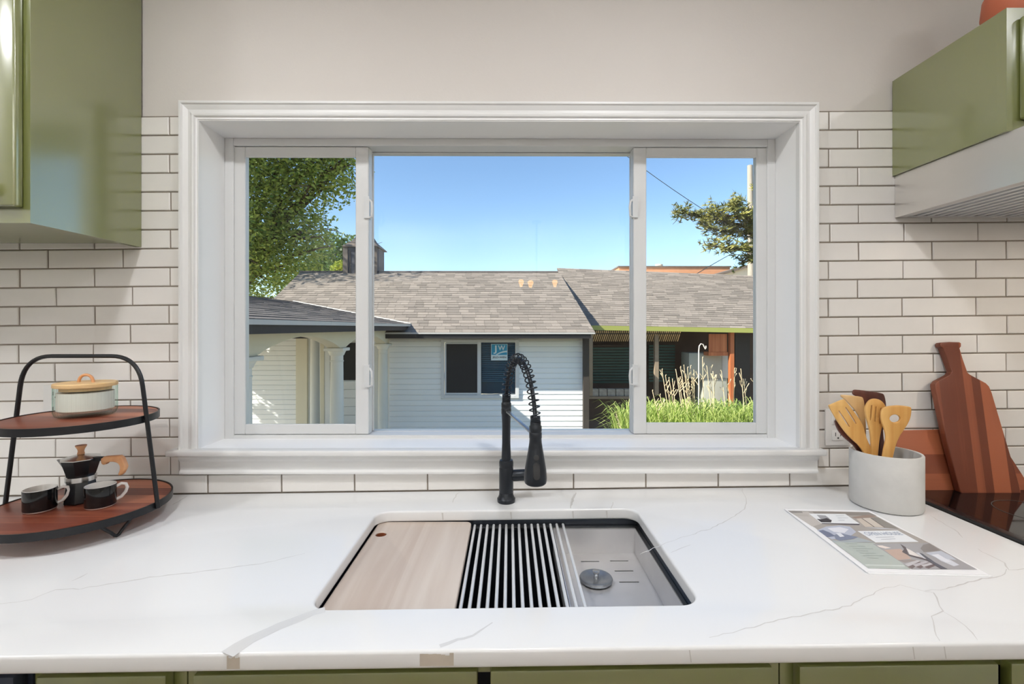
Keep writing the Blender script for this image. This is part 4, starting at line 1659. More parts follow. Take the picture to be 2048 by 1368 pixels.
# lidded jar on the upper tray
jp = at_z(172, 831, ZU)
jr = .0565
jz = ZU + .0003
gj = empty('lidded_jar', (jp.x, jp.y, jz), 'ribbed glass jar with white filling and a wooden lid on the upper tray', 'jar')
NR = 180
rib = lambda k: 1.0 + .016 * (1 if k % 4 < 2 else -1)
norib = None
q = MB().lathe([(0, 0), (jr - .010, 0), (jr - .003, .004), (jr, .012), (jr, .062), (jr, .068)], (jp.x, jp.y, jz), NR, rib=rib)
q.build('glass_body', 'jar_glass', gj, smooth=20)
MB().lathe([(0, .0095), (jr - .011, .0105), (jr - .0055, .016), (jr - .0055, .056), (0, .057)], (jp.x, jp.y, jz), 64).build('filling', 'wax', gj)
MB().lathe([(0, .060), (jr - .010, .060), (jr - .010, .0685), (jr + .001, .0685), (jr + .0015, .070), (jr + .0015, .076), (jr, .0775), (0, .0775)], (jp.x, jp.y, jz), 64).build('lid', 'lid_wood', gj)
hpts = []
for i in range(13):
    a = pi * i / 12
    hpts.append((jp.x - .0165 * cos(a) * (1.0 if 0 < i < 12 else 1.05), jp.y, jz + .076 + .0185 * sin(a) ** .8))
MB().tube(hpts, .0033, 8).build('lid_handle', 'handle_wood', gj)

# moka pot on the lower tray
mp = Vector((-1.000, -.187, ZL + .0004))
mk = empty('moka_pot', tuple(mp), 'small black faceted stovetop coffee pot with wooden knob and handle on the lower tray', 'coffee pot')
a0 = radians(22.5)
MB().lathe([(0, 0), (.0315, 0), (.0325, .003), (.0275, .046), (.0260, .049), (0, .049)], mp, 8, a0=a0).build('boiler', 'moka', mk, smooth=20)
MB().lathe([(.0262, .048), (.0285, .049), (.0285, .060), (.0262, .061)], mp, 32).build('collar', 'alu', mk)
up_ = MB().lathe([(0, .060), (.0255, .060), (.0285, .066), (.0375, .098), (.0370, .099), (0, .0985)], mp, 8, a0=a0)
up_.build('pot', 'moka', mk, smooth=20)
q = MB()                                             # spout towards the left
q.hexa([(mp.x - .032, mp.y - .009, mp.z + .076), (mp.x - .032, mp.y + .009, mp.z + .076), (mp.x - .028, mp.y + .016, mp.z + .088), (mp.x - .028, mp.y - .016, mp.z + .088),
        (mp.x - .0545, mp.y - .003, mp.z + .0965), (mp.x - .0545, mp.y + .003, mp.z + .0965), (mp.x - .033, mp.y + .018, mp.z + .0985), (mp.x - .033, mp.y - .018, mp.z + .0985)])
q.build('spout', 'moka', mk, smooth=0, bevel=.001)
MB().lathe([(.0372, .0985), (.0385, .0995), (.0380, .101), (.0300, .1035), (.012, .108), (0, .109)], mp, 8, a0=a0).build('lid', 'alu', mk, smooth=20)
MB().lathe([(.005, .108), (.0072, .110), (.0058, .116), (.0068, .121), (.0105, .128), (.0108, .130), (0, .131)], mp, 20).build('lid_knob', 'handle_wood', mk)
q = MB().box(mp.x + .030, mp.x + .058, mp.y - .0055, mp.y + .0055, mp.z + .0945, mp.z + .103)
q.build('hinge', 'black', mk, bevel=.001)
hpoly = [(.050, .088), (.050, .104), (.078, .106), (.097, .1065), (.106, .085), (.107, .078), (.0975, .0605), (.0885, .0605), (.0945, .075), (.0925, .086), (.083, .092), (.066, .092), (.058, .084)]
hpoly = [(x, z) for x, z in hpoly]
plate('handle', 'handle_wood', smooth_loop(hpoly, 1), t=.012, bevel=.0025, frame=basis((mp.x, mp.y, mp.z), (1, 0, 0), (0, 0, 1), (0, -1, 0)), parent=mk)

# espresso cups
for (px, py, lab, han) in ((80, 1020.5, 'black espresso cup with white rim, left of the coffee pot on the lower tray', (.78, .62)),
                           (201, 1012.5, 'black espresso cup with white handle, right of the coffee pot at the tray front', (.80, .60))):
    p = at_z(px, py, ZL)
    p.z += .0004
    t = empty('espresso_cup', tuple(p), lab, 'cup', 'espresso cups on the lower tray')
    r, h = .0285, .049
    MB().lathe([(0, .002), (r - .004, 0), (r - .0015, .0015), (r - .0005, .0035)], p, 40).build('foot_ring', 'porcelain', t)
    MB().lathe([(r - .0005, .0035), (r, .005), (r + .0003, h - .002), (r, h - .0006)], p, 40).build('body', 'mug', t)
    MB().lathe([(r, h - .0008), (r - .0008, h), (r - .0018, h - .0004), (r - .0026, h - .004), (r - .003, .008), (r - .008, .004), (0, .0036)], p, 40).build('liner', 'porcelain', t)
    d = Vector((han[0], han[1], 0)).normalized()
    hp_ = [(r - .001, .040), (r + .008, .0445), (r + .016, .042), (r + .0185, .034), (r + .0155, .024), (r + .008, .014), (r - .001, .010)]
    MB().tube([p + d * a + Vector((0, 0, b)) for a, b in hp_], .0026, 8, flat=1.3).build('handle', 'porcelain', t)

# =================================================================== outside: yard
GZ = -1.0
gm = MB()
n = 40
gx = [-30 + 60 * i / n for i in range(n + 1)]
gy = [0.2 + 60 * (j / n) ** 1.6 for j in range(n + 1)]
for i in range(n):
    for j in range(n):
        f = lambda x, y: (x, y, GZ + .03 * sin(x * 1.7) * cos(y * 1.3))
        gm.quad(f(gx[i], gy[j]), f(gx[i + 1], gy[j]), f(gx[i + 1], gy[j + 1]), f(gx[i], gy[j + 1]))
tag(gm.build('ground', 'soil', fix=False), 'dry soil of the back yard', kind='structure')


# ------------------------------------------------------------------- shingle roofs
def shingles(parent, mat, P00, P10, P01, P11, rows, wmin, wmax, thick, keep, clip=None, lap=1.18):
    """Rows of slabs over the patch (P00 P10 = eave, P01 P11 = ridge); the first `keep` are parts, the rest one stuff part."""
    P00, P10, P01, P11 = map(Vector, (P00, P10, P01, P11))
    nrm = (P10 - P00).cross(P01 - P00).normalized()
    if nrm.z < 0:
        nrm = -nrm
    rest = MB()
    cnt = 0
    for r in range(rows):
        v0, v1 = r / rows, min(1.0, (r + lap) / rows)
        a0, b0 = P00.lerp(P01, v0), P10.lerp(P11, v0)
        a1, b1 = P00.lerp(P01, v1), P10.lerp(P11, v1)
        L0 = (b0 - a0).length
        s = -random.uniform(0, wmax)
        while s < L0:
            w = random.uniform(wmin, wmax)
            u0, u1 = max(0, s) / L0, min(L0, s + w - .004) / L0
            s += w
            if u1 - u0 < .004:
                continue
            q0, q1 = a0.lerp(b0, u0), a0.lerp(b0, u1)
            q2, q3 = a1.lerp(b1, u1), a1.lerp(b1, u0)
            if clip and not clip((q0 + q1) / 2):
                continue
            up = nrm * (thick * random.uniform(.8, 1.35))
            hi = nrm * (thick * .25)
            tn = random.random()
            vs = [q0, q1, q2, q3, q0 + up, q1 + up, q2 + hi, q3 + hi]
            if cnt < keep:
                q = MB()
                q.tone = tn
                q.hexa(vs)
                me = bpy.data.meshes.new('shingle')
                me.from_pydata(q.v, [], q.f)
                at = me.attributes.new('tone', 'FLOAT', 'FACE')
                at.data.foreach_set('value', q.t)
                link_mesh('shingle', me, mat, parent)
                cnt += 1
            else:
                rest.tone = tn
                rest.hexa(vs)
    if rest.v:
        rest.build('upper_shingles', mat, parent, smooth=0, kind='stuff', fix=False)


def slab(parent, name, mat, P00, P10, P01, P11, t):
    P00, P10, P01, P11 = map(Vector, (P00, P10, P01, P11))
    nrm = (P10 - P00).cross(P01 - P00).normalized()
    if nrm.z < 0:
        nrm = -nrm
    d = nrm * t
    return MB().hexa([P00 - d, P10 - d, P11 - d, P01 - d, P00, P10, P11, P01]).build(name, mat, parent, smooth=0)


# =================================================================== garage
DW, DE = 8.5, 8.0
YW = DW + CAM.y
YE = DE + CAM.y
gx1 = at_d(1167, 750, DW).x
gx0 = at_d(779, 750, DW).x
ga = empty('garage', ((gx0 + gx1) / 2, YW, GZ), 'white sided garage with a grey shingle roof across the yard', 'building')
# front wall with clapboards, each a part of the wall
wz1 = at_d(1000, 679, DW).z
gw0, gw1 = at_d(882.5, 700, DW).x, at_d(1038, 700, DW).x
gz0, gz1 = at_d(960, 796, DW).z, at_d(960, 679, DW).z
w_ = empty('front_wall', ((gx0 + gx1) / 2, YW, GZ), parent=ga)
q = MB()
q.box(gx0 - .02, gw0, YW + .02, YW + .12, GZ - .1, wz1 + .3)
q.box(gw1, gx1 - .01, YW + .02, YW + .12, GZ - .1, wz1 + .3)
q.box(gw0, gw1, YW + .02, YW + .12, gz1, wz1 + .3)
q.box(gw0, gw1, YW + .02, YW + .12, GZ - .1, gz0)
q.build('sheathing', 'siding', w_, smooth=0)
BP = .0975


def board(parent, x0, x1, z0, y, bp=BP):
    m_ = MB()
    # dutch-lap profile: flat lower face, rebated shadow line above
    pr_ = [(y - .014, z0), (y - .016, z0 + .003), (y - .013, z0 + bp * .78), (y + .010, z0 + bp * .86), (y + .012, z0 + bp)]
    for a, b in zip(pr_[:-1], pr_[1:]):
        m_.quad((x0, a[0], a[1]), (x1, a[0], a[1]), (x1, b[0], b[1]), (x0, b[0], b[1]))
    m_.quad((x0, y + .02, z0), (x1, y + .02, z0), (x1, y - .014, z0), (x0, y - .014, z0))
    for x in (x0, x1):
        m_.poly([(x, a, b) for a, b in pr_] + [(x, y + .02, z0 + bp), (x, y + .02, z0)])
    return m_.build('siding_board', 'siding', parent, smooth=0, fix=False)


z = wz1 - .015 - BP
while z > GZ - BP:
    if z + BP > gz0 - .0 and z < gz1:
        board(w_, gx0, gw0 - .001, z, YW)
        board(w_, gw1 + .001, gx1, z, YW)
    else:
        board(w_, gx0, gx1, z, YW)
    z -= BP
MB().box(gx0, gx1, YW - .02, YW + .02, wz1 - .016, wz1 + .02).build('frieze_board', 'drip', ga, smooth=0)

# its window
gwin = empty('garage_window', ((gw0 + gw1) / 2, YW, gz0), parent=ga)


def gxp(px):
    return at_d(px, 700, DW - .04).x


def gzp(py):
    return at_d(960, py, DW - .04).z


ring('window_trim', gw0, gw1, gz0, gz1, gxp(888), gxp(1031), gzp(790), gzp(685), YW - .045, YW + .02, 'vinyl', gwin, .004)
q = MB()
q.box(gxp(955), gxp(962), YW - .030, YW + .02, gzp(790), gzp(685))
q.build('mullion', 'vinyl', gwin, smooth=0)
ring('screen_frame', gxp(889), gxp(955), gzp(789.5), gzp(685.5), gxp(892.3), gxp(954.5), gzp(786), gzp(688), YW - .020, YW - .010, 'vinyl_grey', gwin)
MB().box(gxp(892), gxp(955), YW - .013, YW - .011, gzp(786.5), gzp(687.5)).build('insect_screen', 'screen', gwin, smooth=0)
MB().box(gxp(962), gxp(1031), YW - .006, YW - .003, gzp(789.5), gzp(685.5)).build('pane', 'glass', gwin, smooth=0)
MB().box(gxp(890), gxp(1031), YW + .112, YW + .118, gzp(789.5), gzp(685.5)).build('dark_backing', 'dark_pane', gwin, smooth=0)
nb_ = 20
for i in range(nb_):
    zz = gzp(689) - (gzp(689) - gzp(765)) * i / nb_
    MB().box(gxp(963), gxp(1030), YW + .06, YW + .085, zz - .028, zz - .012).build('blind_slat', 'blind', gwin, smooth=0)
# sticker inside the right pane
sx0, sx1, sz0, sz1 = gxp(982), gxp(1015), gzp(721), gzp(688)
szm = gzp(710)
sk_ = MB().box(sx0, sx1, YW - .0095, YW - .0075, sz0, sz1).build('sticker', 'sticker_white', gwin, smooth=0)
bw = .008
MB().box(sx0 + bw, sx1 - bw, YW - .0105, YW - .0095, szm, sz1 - bw).build('blue_field', 'sticker_blue', sk_, smooth=0)


def put_text(body, x0, x1, z0, z1, y, mat, parent, mode='fit'):
    me = text_mesh(body, 1.0, bold=.02)
    xs_ = [v.co.x for v in me.vertices]
    ys_ = [v.co.y for v in me.vertices]
    for v in me.vertices:
        u = (v.co.x - min(xs_)) / (max(xs_) - min(xs_))
        t_ = (v.co.y - min(ys_)) / (max(ys_) - min(ys_))
        v.co = Vector((x0 + (x1 - x0) * u, y - v.co.z, z0 + (z1 - z0) * t_))
    return link_mesh('lettering', me, mat, parent)


sw, sh = sx1 - sx0, sz1 - sz0
put_text('J', sx0 + sw * .14, sx0 + sw * .34, szm + (sz1 - szm) * .10, sz1 - sh * .09, YW - .0112, 'sticker_white', sk_)
put_text('W', sx0 + sw * .42, sx0 + sw * .86, szm + (sz1 - szm) * .42, sz1 - sh * .09, YW - .0112, 'sticker_white', sk_)
put_text('JELD-WEN', sx0 + sw * .08, sx0 + sw * .92, sz0 + sh * .10, sz0 + sh * .24, YW - .0102, 'ink', sk_)
q = MB()                                             # the sweeping white band
n = 10
for i in range(n):
    t0, t1 = i / n, (i + 1) / n
    top = lambda t: (sx0 + sw * (.28 + .68 * t), szm + (sz1 - szm) * (.02 + .36 * (1 - (1 - t) ** 2)))
    bot = lambda t: (sx0 + sw * (.36 + .60 * t), szm + (sz1 - szm) * (.00 + .24 * (1 - (1 - t) ** 2)))
    a, b, c_, d = bot(t0), bot(t1), top(t1), top(t0)
    q.quad(*[(p[0], YW - .0111, p[1]) for p in (a, b, c_, d)])
q.build('swoosh', 'sticker_white', sk_, smooth=0, fix=False)

# roof
EZ = at_d(970, 665.5, DE).z
DR = 11.63
E0, E1 = at_d(480, 664, DE), at_d(1190, 664.5, DE)
E0.z = E1.z = EZ
R0, R1 = at_d(600, 547, DR), at_d(1119, 545, DR)
R0.z = R1.z = at_d(1000, 545.5, DR).z
rf = slab(ga, 'roof', 'shingle_shade_tone', E0, E1, R0, R1, .03)
shingles(rf, 'shingle', E0, E1, R0, R1, 27, .13, .30, .011, 290)
MB().hexa([(E0.x, YE - .015, EZ - .022), (E1.x, YE - .015, EZ - .022), (E1.x, YE + .005, EZ - .022), (E0.x, YE + .005, EZ - .022),
           (E0.x, YE - .015, EZ + .004), (E1.x, YE - .015, EZ + .004), (E1.x, YE + .005, EZ + .004), (E0.x, YE + .005, EZ + .004)]).build('drip_edge', 'drip', ga, smooth=0)
fzb = at_d(1000, 677, DE).z
MB().box(E0.x, at_d(1182, 670, DE).x, YE + .006, YE + .03, fzb, EZ - .003).build('fascia', 'fascia_black', ga, smooth=0)
MB().box(E0.x, at_d(1178, 670, DE).x, YE + .03, YW - .02, fzb, fzb + .012).build('soffit', 'fascia_black', ga, smooth=0)
q = MB()                                             # ridge cap
q.tube([R0 + Vector((0, 0, .01)), R1 + Vector((0, 0, .01))], .035, 6)
q.build('ridge_cap', 'shingle_shade_tone', ga, smooth=0)
# back slope, gable ends and side walls keep it a building from other sides
bk = [Vector((R0.x, R0.y + 3.6, EZ)), Vector((R1.x, R1.y + 3.6, EZ))]
slab(ga, 'rear_roof', 'shingle_shade_tone', bk[0], bk[1], R0, R1, .03)
q = MB()
q.box(gx1 - .12, gx1 - .01, YW + .12, YW + 6.2, GZ, wz1)
q._add([(gx1 - .1, YW, wz1), (gx1 - .1, YW + 6.2, wz1), (gx1 - .1, YW + 3.1, R0.z - .05)], [(0, 1, 2)])
q.build('side_wall', 'siding', ga, smooth=0)

# recessed part of the wall seen through the breezeway
DB = 9.35
YB = DB + CAM.y
b0, b1 = at_d(430, 700, DB).x, at_d(596, 700, DB).x
w2 = empty('recessed_wall', (b0, YB, GZ), parent=ga)
b2 = at_d(790, 700, DB).x
MB().box(b0, b2, YB + .02, YB + .12, GZ - .1, 1.35).build('sheathing', 'siding', w2, smooth=0)
z = 1.30 - BP
while z > GZ - BP:
    board(w2, b0, b1, z, YB)
    z -= BP
# corner trim, door jambs, dark door light and lower panels
q = MB().box(at_d(594, 700, DB).x, at_d(616, 700, DB).x, YB - .05, YB + .02, GZ, 1.3)
q.build('corner_board', 'cream', ga, smooth=0)
q = MB().box(at_d(642, 700, DB).x, at_d(650, 700, DB).x, YB - .04, YB + .02, GZ, 1.3)
q.build('door_jamb', 'cream', ga, smooth=0)
MB().box(at_d(650, 700, DB).x, at_d(661, 700, DB).x, YB - .03, YB + .02, GZ, 1.3).build('corner_board', 'siding', ga, smooth=0)
MB().box(at_d(661, 700, DB).x, at_d(716, 700, DB).x, YB - .02, YB + .0, at_d(690, 760, DB).z, at_d(690, 686, DB).z).build('dark_window', 'screen', ga, smooth=0)
z = at_d(690, 762, DB).z - .17
while z > GZ - .2:
    MB().box(at_d(661, 700, DB).x, at_d(716, 700, DB).x, YB - .022, YB + .005, z + .006, z + .17).build('door_plank', 'siding', ga, bevel=.004, seg=1)
    z -= .17
MB().box(at_d(716, 700, DB).x, at_d(757, 700, DB).x, YB - .05, YB + .02, GZ, 1.3).build('corner_board', 'siding', ga, smooth=0)

# cupola
DC = 11.55
cb = at_d(721.5, 556, DC)
cu_ = empty('cupola', (cb.x, cb.y + .1, R0.z - .03), 'dark wooden cupola with a flared roof on the garage ridge', 'cupola')
cw2 = (at_d(752, 540, DC).x - at_d(691, 540, DC).x) / 2
cy = cb.y + cw2
ze = at_d(720, 494, DC).z
zb = R0.z - .16
q = MB().box(cb.x - cw2, cb.x + cw2, cy - cw2, cy + cw2, zb, ze)
q.build('body', 'cupola', cu_, smooth=0)
for s in (-1, 1):
    MB().box(cb.x + s * cw2 - .06, cb.x + s * cw2 + .03 - (.0 if s > 0 else -.03), cy - cw2 - .025, cy - cw2 + .03, zb, ze).build('corner_post', 'coping', cu_, smooth=0)
for k in range(5):
    x = cb.x - cw2 * .7 + cw2 * 1.4 * k / 4
    MB().box(x - .012, x + .012, cy - cw2 - .012, cy - cw2, zb + .12, ze - .08).build('louver', 'post_brown', cu_, smooth=0)
ea = cw2 * 1.16
prr = [(ea, ze), (ea, ze + .02), (ea * .55, ze + .20), (ea * .22, ze + .46), (.015, ze + .60)]
q = MB()
for (a, za), (b, zb2) in zip(prr[:-1], prr[1:]):
    A_ = [(cb.x - a, cy - a, za), (cb.x + a, cy - a, za), (cb.x + a, cy + a, za), (cb.x - a, cy + a, za)]
    B_ = [(cb.x - b, cy - b, zb2), (cb.x + b, cy - b, zb2), (cb.x + b, cy + b, zb2), (cb.x - b, cy + b, zb2)]
    for i in range(4):
        j = (i + 1) % 4
        q.quad(A_[i], A_[j], B_[j], B_[i])
q.poly([(cb.x - ea, cy - ea, ze), (cb.x + ea, cy - ea, ze), (cb.x + ea, cy + ea, ze), (cb.x - ea, cy + ea, ze)])
q.build('flared_roof', 'coping', cu_, smooth=0)

# =================================================================== breezeway with arches and columns
XC = -2.2
br = empty('breezeway', (XC - .8, 4.5, GZ), 'white columned breezeway with arched beams and a low roof in a shade-darkened colour', 'porch')
XE, ZE = -1.76, 1.410
SL = .18
XR = -4.4
ZR = ZE + SL * (XE - XR)
d0, d1 = 1.9, 8.35
d1r = DE + (ZR - EZ) / .4
P00, P10 = Vector((XE, d0 + CAM.y, ZE)), Vector((XE, d1 + CAM.y, ZE))
P01, P11 = Vector((XR, d0 + CAM.y, ZR)), Vector((XR, d1r + CAM.y, ZR))
brf = slab(br, 'roof', 'shingle_shade_tone', P00, P10, P01, P11, .03)
shingles(brf, 'shingle_shade_tone', P10, P00, P11, P01, 19, .25, .42, .010, 290)  # coloured darker in place of the shade over this roof
q = MB().tube([P10 + Vector((0, 0, .012)), P11 + Vector((0, 0, .008))], .014, 6)
q.build('valley_flashing', 'drip', br, smooth=0)
slab(br, 'far_roof', 'shingle_shade_tone', (2 * XR - XE, d0 + CAM.y, ZE), (2 * XR - XE, d1 + CAM.y, ZE), P01, P11, .03)
gm_ = MB()
ya = d0 + CAM.y
segs = [(ya, 4.6 - 1.285), (4.6 - 1.283, d1 + CAM.y)]
for (a, b) in segs:
    MB().box(XE - .01, XE + .012, a, b, ZE - .034, ZE + .003).build('drip_edge', 'drip', br, smooth=0)
MB().box(XE - .035, XE - .011, ya, d1 + CAM.y - .3, ZE - .10, ZE - .003).build('fascia', 'fascia_black', br, smooth=0)
MB().box(XC - .12, XE - .035, ya, d1 + CAM.y - .3, ZE - .10, ZE - .088).build('soffit', 'fascia_black', br, smooth=0)
# arched beam: one plate in the y-z plane
cd = [1.75, 3.85, 5.98, 8.15]
czs = [1.14, 1.12, 1.10, 1.078]
zt_ = ZE - .09
outl = []
yA, yZ = cd[0] + CAM.y - .1, cd[-1] + CAM.y + .12
pts = [(yA, zt_), (yA, czs[0])]
for i in range(3):
    ya_, yb_ = cd[i] + CAM.y + .10, cd[i + 1] + CAM.y - .10
    za_, zb_ = czs[i], czs[i + 1]
    pts.append((ya_, za_))
    for k in range(1, 16):
        t = k / 16
        pts.append((ya_ + (yb_ - ya_) * t, za_ + (zb_ - za_) * t + .155 * sin(pi * t) ** .85))
    pts.append((yb_, zb_))
pts += [(yZ, czs[-1]), (yZ, zt_)]
plate('arched_beam', 'cream', pts, t=.16, bevel=.004, frame=basis((XC, 0, 0), (0, 1, 0), (0, 0, 1), (1, 0, 0)), parent=br)
for (d, cz) in zip(cd, czs):
    c_ = Vector((XC, d + CAM.y, GZ))
    t = empty('column', tuple(c_), parent=br)
    hgt = cz - GZ
    MB().lathe([(0, .06), (.105, .06), (.112, .09), (.100, .11), (.088, .13), (.088, .5), (.084, 1.2), (.078, hgt - .18), (.084, hgt - .175), (.084, hgt - .165), (.078, hgt - .16),
                (.078, hgt - .10), (.088, hgt - .095), (.098, hgt - .07), (.110, hgt - .045), (.110, hgt - .04)], c_, 28).build('shaft', 'column', t)
    MB().box(c_.x - .125, c_.x + .125, c_.y - .125, c_.y + .125, cz - .042, cz - .001).build('capital', 'column', t, bevel=.008)
    MB().box(c_.x - .13, c_.x + .13, c_.y - .13, c_.y + .13, GZ, GZ + .06).build('plinth', 'column', t, bevel=.006)
# one more column of the far row
c_ = Vector((at_d(630, 750, 8.9).x, 8.9 + CAM.y, GZ))
t = empty('column', tuple(c_), parent=br)
MB().lathe([(.088, .0), (.088, .5), (.080, 2.1), (.08, 2.2)], c_, 28).build('shaft', 'column', t)
MB().box(c_.x - .12, c_.x + .12, c_.y - .12, c_.y + .12, GZ + 2.2, GZ + 2.26).build('capital', 'column', t, bevel=.008)
# small dark lamp bracket on the nearest column
lb = at_d(492, 773, 3.80)
MB().box(lb.x - .05, lb.x - .02 + .03, lb.y - .10, lb.y - .06, lb.z - .04, lb.z + .035).build('dark_switch', 'fascia_black', br, smooth=0)

# =================================================================== covered patio
DP = 9.3
YP = DP + CAM.y
pa_ = empty('covered_patio', (3.2, YP + 1, GZ), 'covered patio with a brown wall, green blinds and an olive fascia right of the garage', 'building')
E0, E1 = at_d(1150, 650, DP), at_d(1640, 658.5, DP)
R0p, R1p = at_d(1114, 536, 11.8), at_d(1404, 548, 11.95)
E0.z = at_d(1190, 651, DP).z
E1.z = at_d(1512, 658, DP).z - .015
tE = (R1p.x - R0p.x)
prf = slab(pa_, 'roof', 'shingle_shade_tone', E0, E1, R0p, at_d(1640, 558, 11.6), .03)
R1e = at_d(1640, 557, 11.6)
shingles(prf, 'shingle', E0, E1, R0p, R1e, 30, .14, .34, .011, 290)
q = MB().hexa([tuple(E0 + Vector((0, -.02, -.085))), tuple(E1 + Vector((0, -.02, -.085))), tuple(E1 + Vector((0, .01, -.085))), tuple(E0 + Vector((0, .01, -.085))),
               tuple(E0 + Vector((0, -.02, .006))), tuple(E1 + Vector((0, -.02, .006))), tuple(E1 + Vector((0, .01, .006))), tuple(E0 + Vector((0, .01, .006)))])
q.build('fascia', 'olive_fascia', pa_, smooth=0)

def pbox(name, mat, px0, px1, py0, py1, D, dep=.1, bevel=0.0, parent=None):
    a, b = at_d(px0, py1, D), at_d(px1, py0, D)
    return MB().box(a.x, b.x, a.y, a.y + dep, a.z, b.z).build(name, mat, parent or pa_, bevel=bevel, seg=1, smooth=0)


# back wall and end wall
bw0, bw1 = at_d(1130, 700, 11.0), at_d(1700, 700, 11.0)
MB().box(bw0.x - .3, bw1.x, bw0.y, bw0.y + .12, GZ, 1.75).build('rear_wall', 'brown_wall', pa_, smooth=0)
MB().box(bw1.x, bw1.x + .12, YP + .3, bw0.y + .12, GZ, 1.5).build('end_wall', 'brown_wall', pa_, smooth=0)
MB().box(at_d(1160, 700, 9).x - .5, bw1.x, YP + .2, bw0.y, GZ, GZ + .06).build('slab_floor', 'block', pa_, smooth=0)
# posts
pbox('post', 'post_brown', 1167, 1178, 668, 900, 8.35, .11)
pbox('post', 'post_tan', 1179, 1185.5, 668, 792, 9.2, .1)
pbox('post', 'post_tan', 1310, 1317.5, 664, 790, 9.6, .1)
pbox('post', 'post_orange', 1460.5, 1469, 661, 905, 9.5, .1, .006)
pbox('beam', 'post_brown', 1172, 1361, 660, 668.5, 9.5, .1)
# window with louvred shutters and the low block wall below it
pbox('window_frame', 'brown_wall', 1182, 1262, 690, 778, 10.6, .1)
for i in range(13):
    pbox('shutter_slat', 'green_blind', 1186, 1259, 695 + i * 5.6, 699 + i * 5.6, 10.55, .04)
for i in range(13):
    pbox('shutter_slat', 'green_blind', 1298, 1350, 690 + i * 5.8, 694 + i * 5.8, 10.55, .04)
for i in range(5):
    pbox('block', 'block', 1181 + i * 17, 1197 + i * 17, 778, 793, 9.95, .15, .01)
pbox('ledge', 'post_tan', 1178, 1300, 793, 798, 9.9, .2)
pbox('low_wall', 'brown_wall', 1178, 1300, 798, 905, 9.95, .12)
# right side of the patio: cupboard parts, shelf, doorway
gb_ = empty('patio_cupboard', tuple(at_d(1430, 900, 9.8)), 'pale grey two-box cupboard standing inside the covered patio', 'cupboard')
gb_.location.z = GZ + .06
WORLD[gb_.name] = Vector(gb_.location)
cz0 = GZ + .06
a, b = at_d(1408, 757, 9.8), at_d(1455, 757, 9.8)
MB().box(a.x, b.x, a.y, a.y + .45, cz0, a.z).build('lower_box', 'grey_box', gb_, bevel=.008)
c_, d = at_d(1378, 756, 9.8), at_d(1444, 706, 9.8)
MB().box(c_.x, d.x, a.y, a.y + .45, a.z + .002, d.z).build('upper_box', 'grey_box', gb_, bevel=.008)
c_, d = at_d(1445, 756, 9.8), at_d(1457, 706, 9.8)
MB().box(c_.x, d.x, a.y + .02, a.y + .45, a.z + .002, d.z).build('side_panel', 'drip', gb_, bevel=.004)
pbox('shelf', 'post_orange', 1417, 1456, 704, 711.5, 9.55, .25, .004)
pbox('hanging_panel', 'post_orange', 1418, 1454, 668, 704, 9.56, .03)
pbox('dark_door', 'fascia_black', 1470, 1500, 668, 905, 10.2, .05)
# reed awning under the roof edge
for i in range(44):
    px = 1186 + i * 4.0
    if px > 1360:
        break
    a, b = at_d(px, 684, 10.0), at_d(px + 1, 667, 9.0)
    q = MB()
    q.tone = random.random()
    q.tube([at_d(px - 3, 684, 10.0) + Vector((0, 0, .02)), at_d(px + 3.5, 662, 9.4) + Vector((0, 0, .0))], .011, 5)
    q.build('reed', 'reed', pa_, smooth=60)

# =================================================================== plants in front of the patio
def grass_blades(mb, cx_, cy_, z0, n, r, hmin, hmax, spread):
    for _ in range(n):
        a = random.uniform(0, 2 * pi)
        rr = r * sqrt(random.random())
        bx_, by_ = cx_ + rr * cos(a), cy_ + rr * sin(a) * .7
        h = random.uniform(hmin, hmax)
        dr = random.uniform(0, 2 * pi)
        out = random.uniform(.35, 1.0) * spread
        w = random.uniform(.007, .012)
        px_, py_ = -sin(dr) * w, cos(dr) * w
        mb.tone = random.random()
        prev = None
        for k in range(6):
            t = k / 5
            x = bx_ + cos(dr) * out * t ** 1.3
            y = by_ + sin(dr) * out * t ** 1.3
            z = z0 + h * (t * 1.55 - .95 * t * t) / .63
            ww = (1 - t ** 2.2) * .95 + .05
            cur = ((x - px_ * ww, y - py_ * ww, z), (x + px_ * ww, y + py_ * ww, z))
            if prev:
                mb.quad(prev[0], prev[1], cur[1], cur[0])
            prev = cur


def stalk(parent, base, top, forks):
    q = MB()
    base, top = Vector(base), Vector(top)
    mid = base.lerp(top, .55) + Vector((random.gauss(0, .01), 0, 0))
    q.tube([base, mid, top], [.0065, .0055, .0042], 5)
    for (t, dx, dz) in forks:
        p = base.lerp(top, t)
        q.tube([p, p + Vector((dx * .6, random.uniform(-.01, .01), dz * .55)), p + Vector((dx, random.uniform(-.02, .02), dz))], [.0042, .0036, .0055], 5)
    q.tube([top, top + Vector((random.uniform(-.012, .012), 0, .018))], [.0045, .006], 5)
    q.build('dry_stalk', 'stalk', parent, smooth=50)


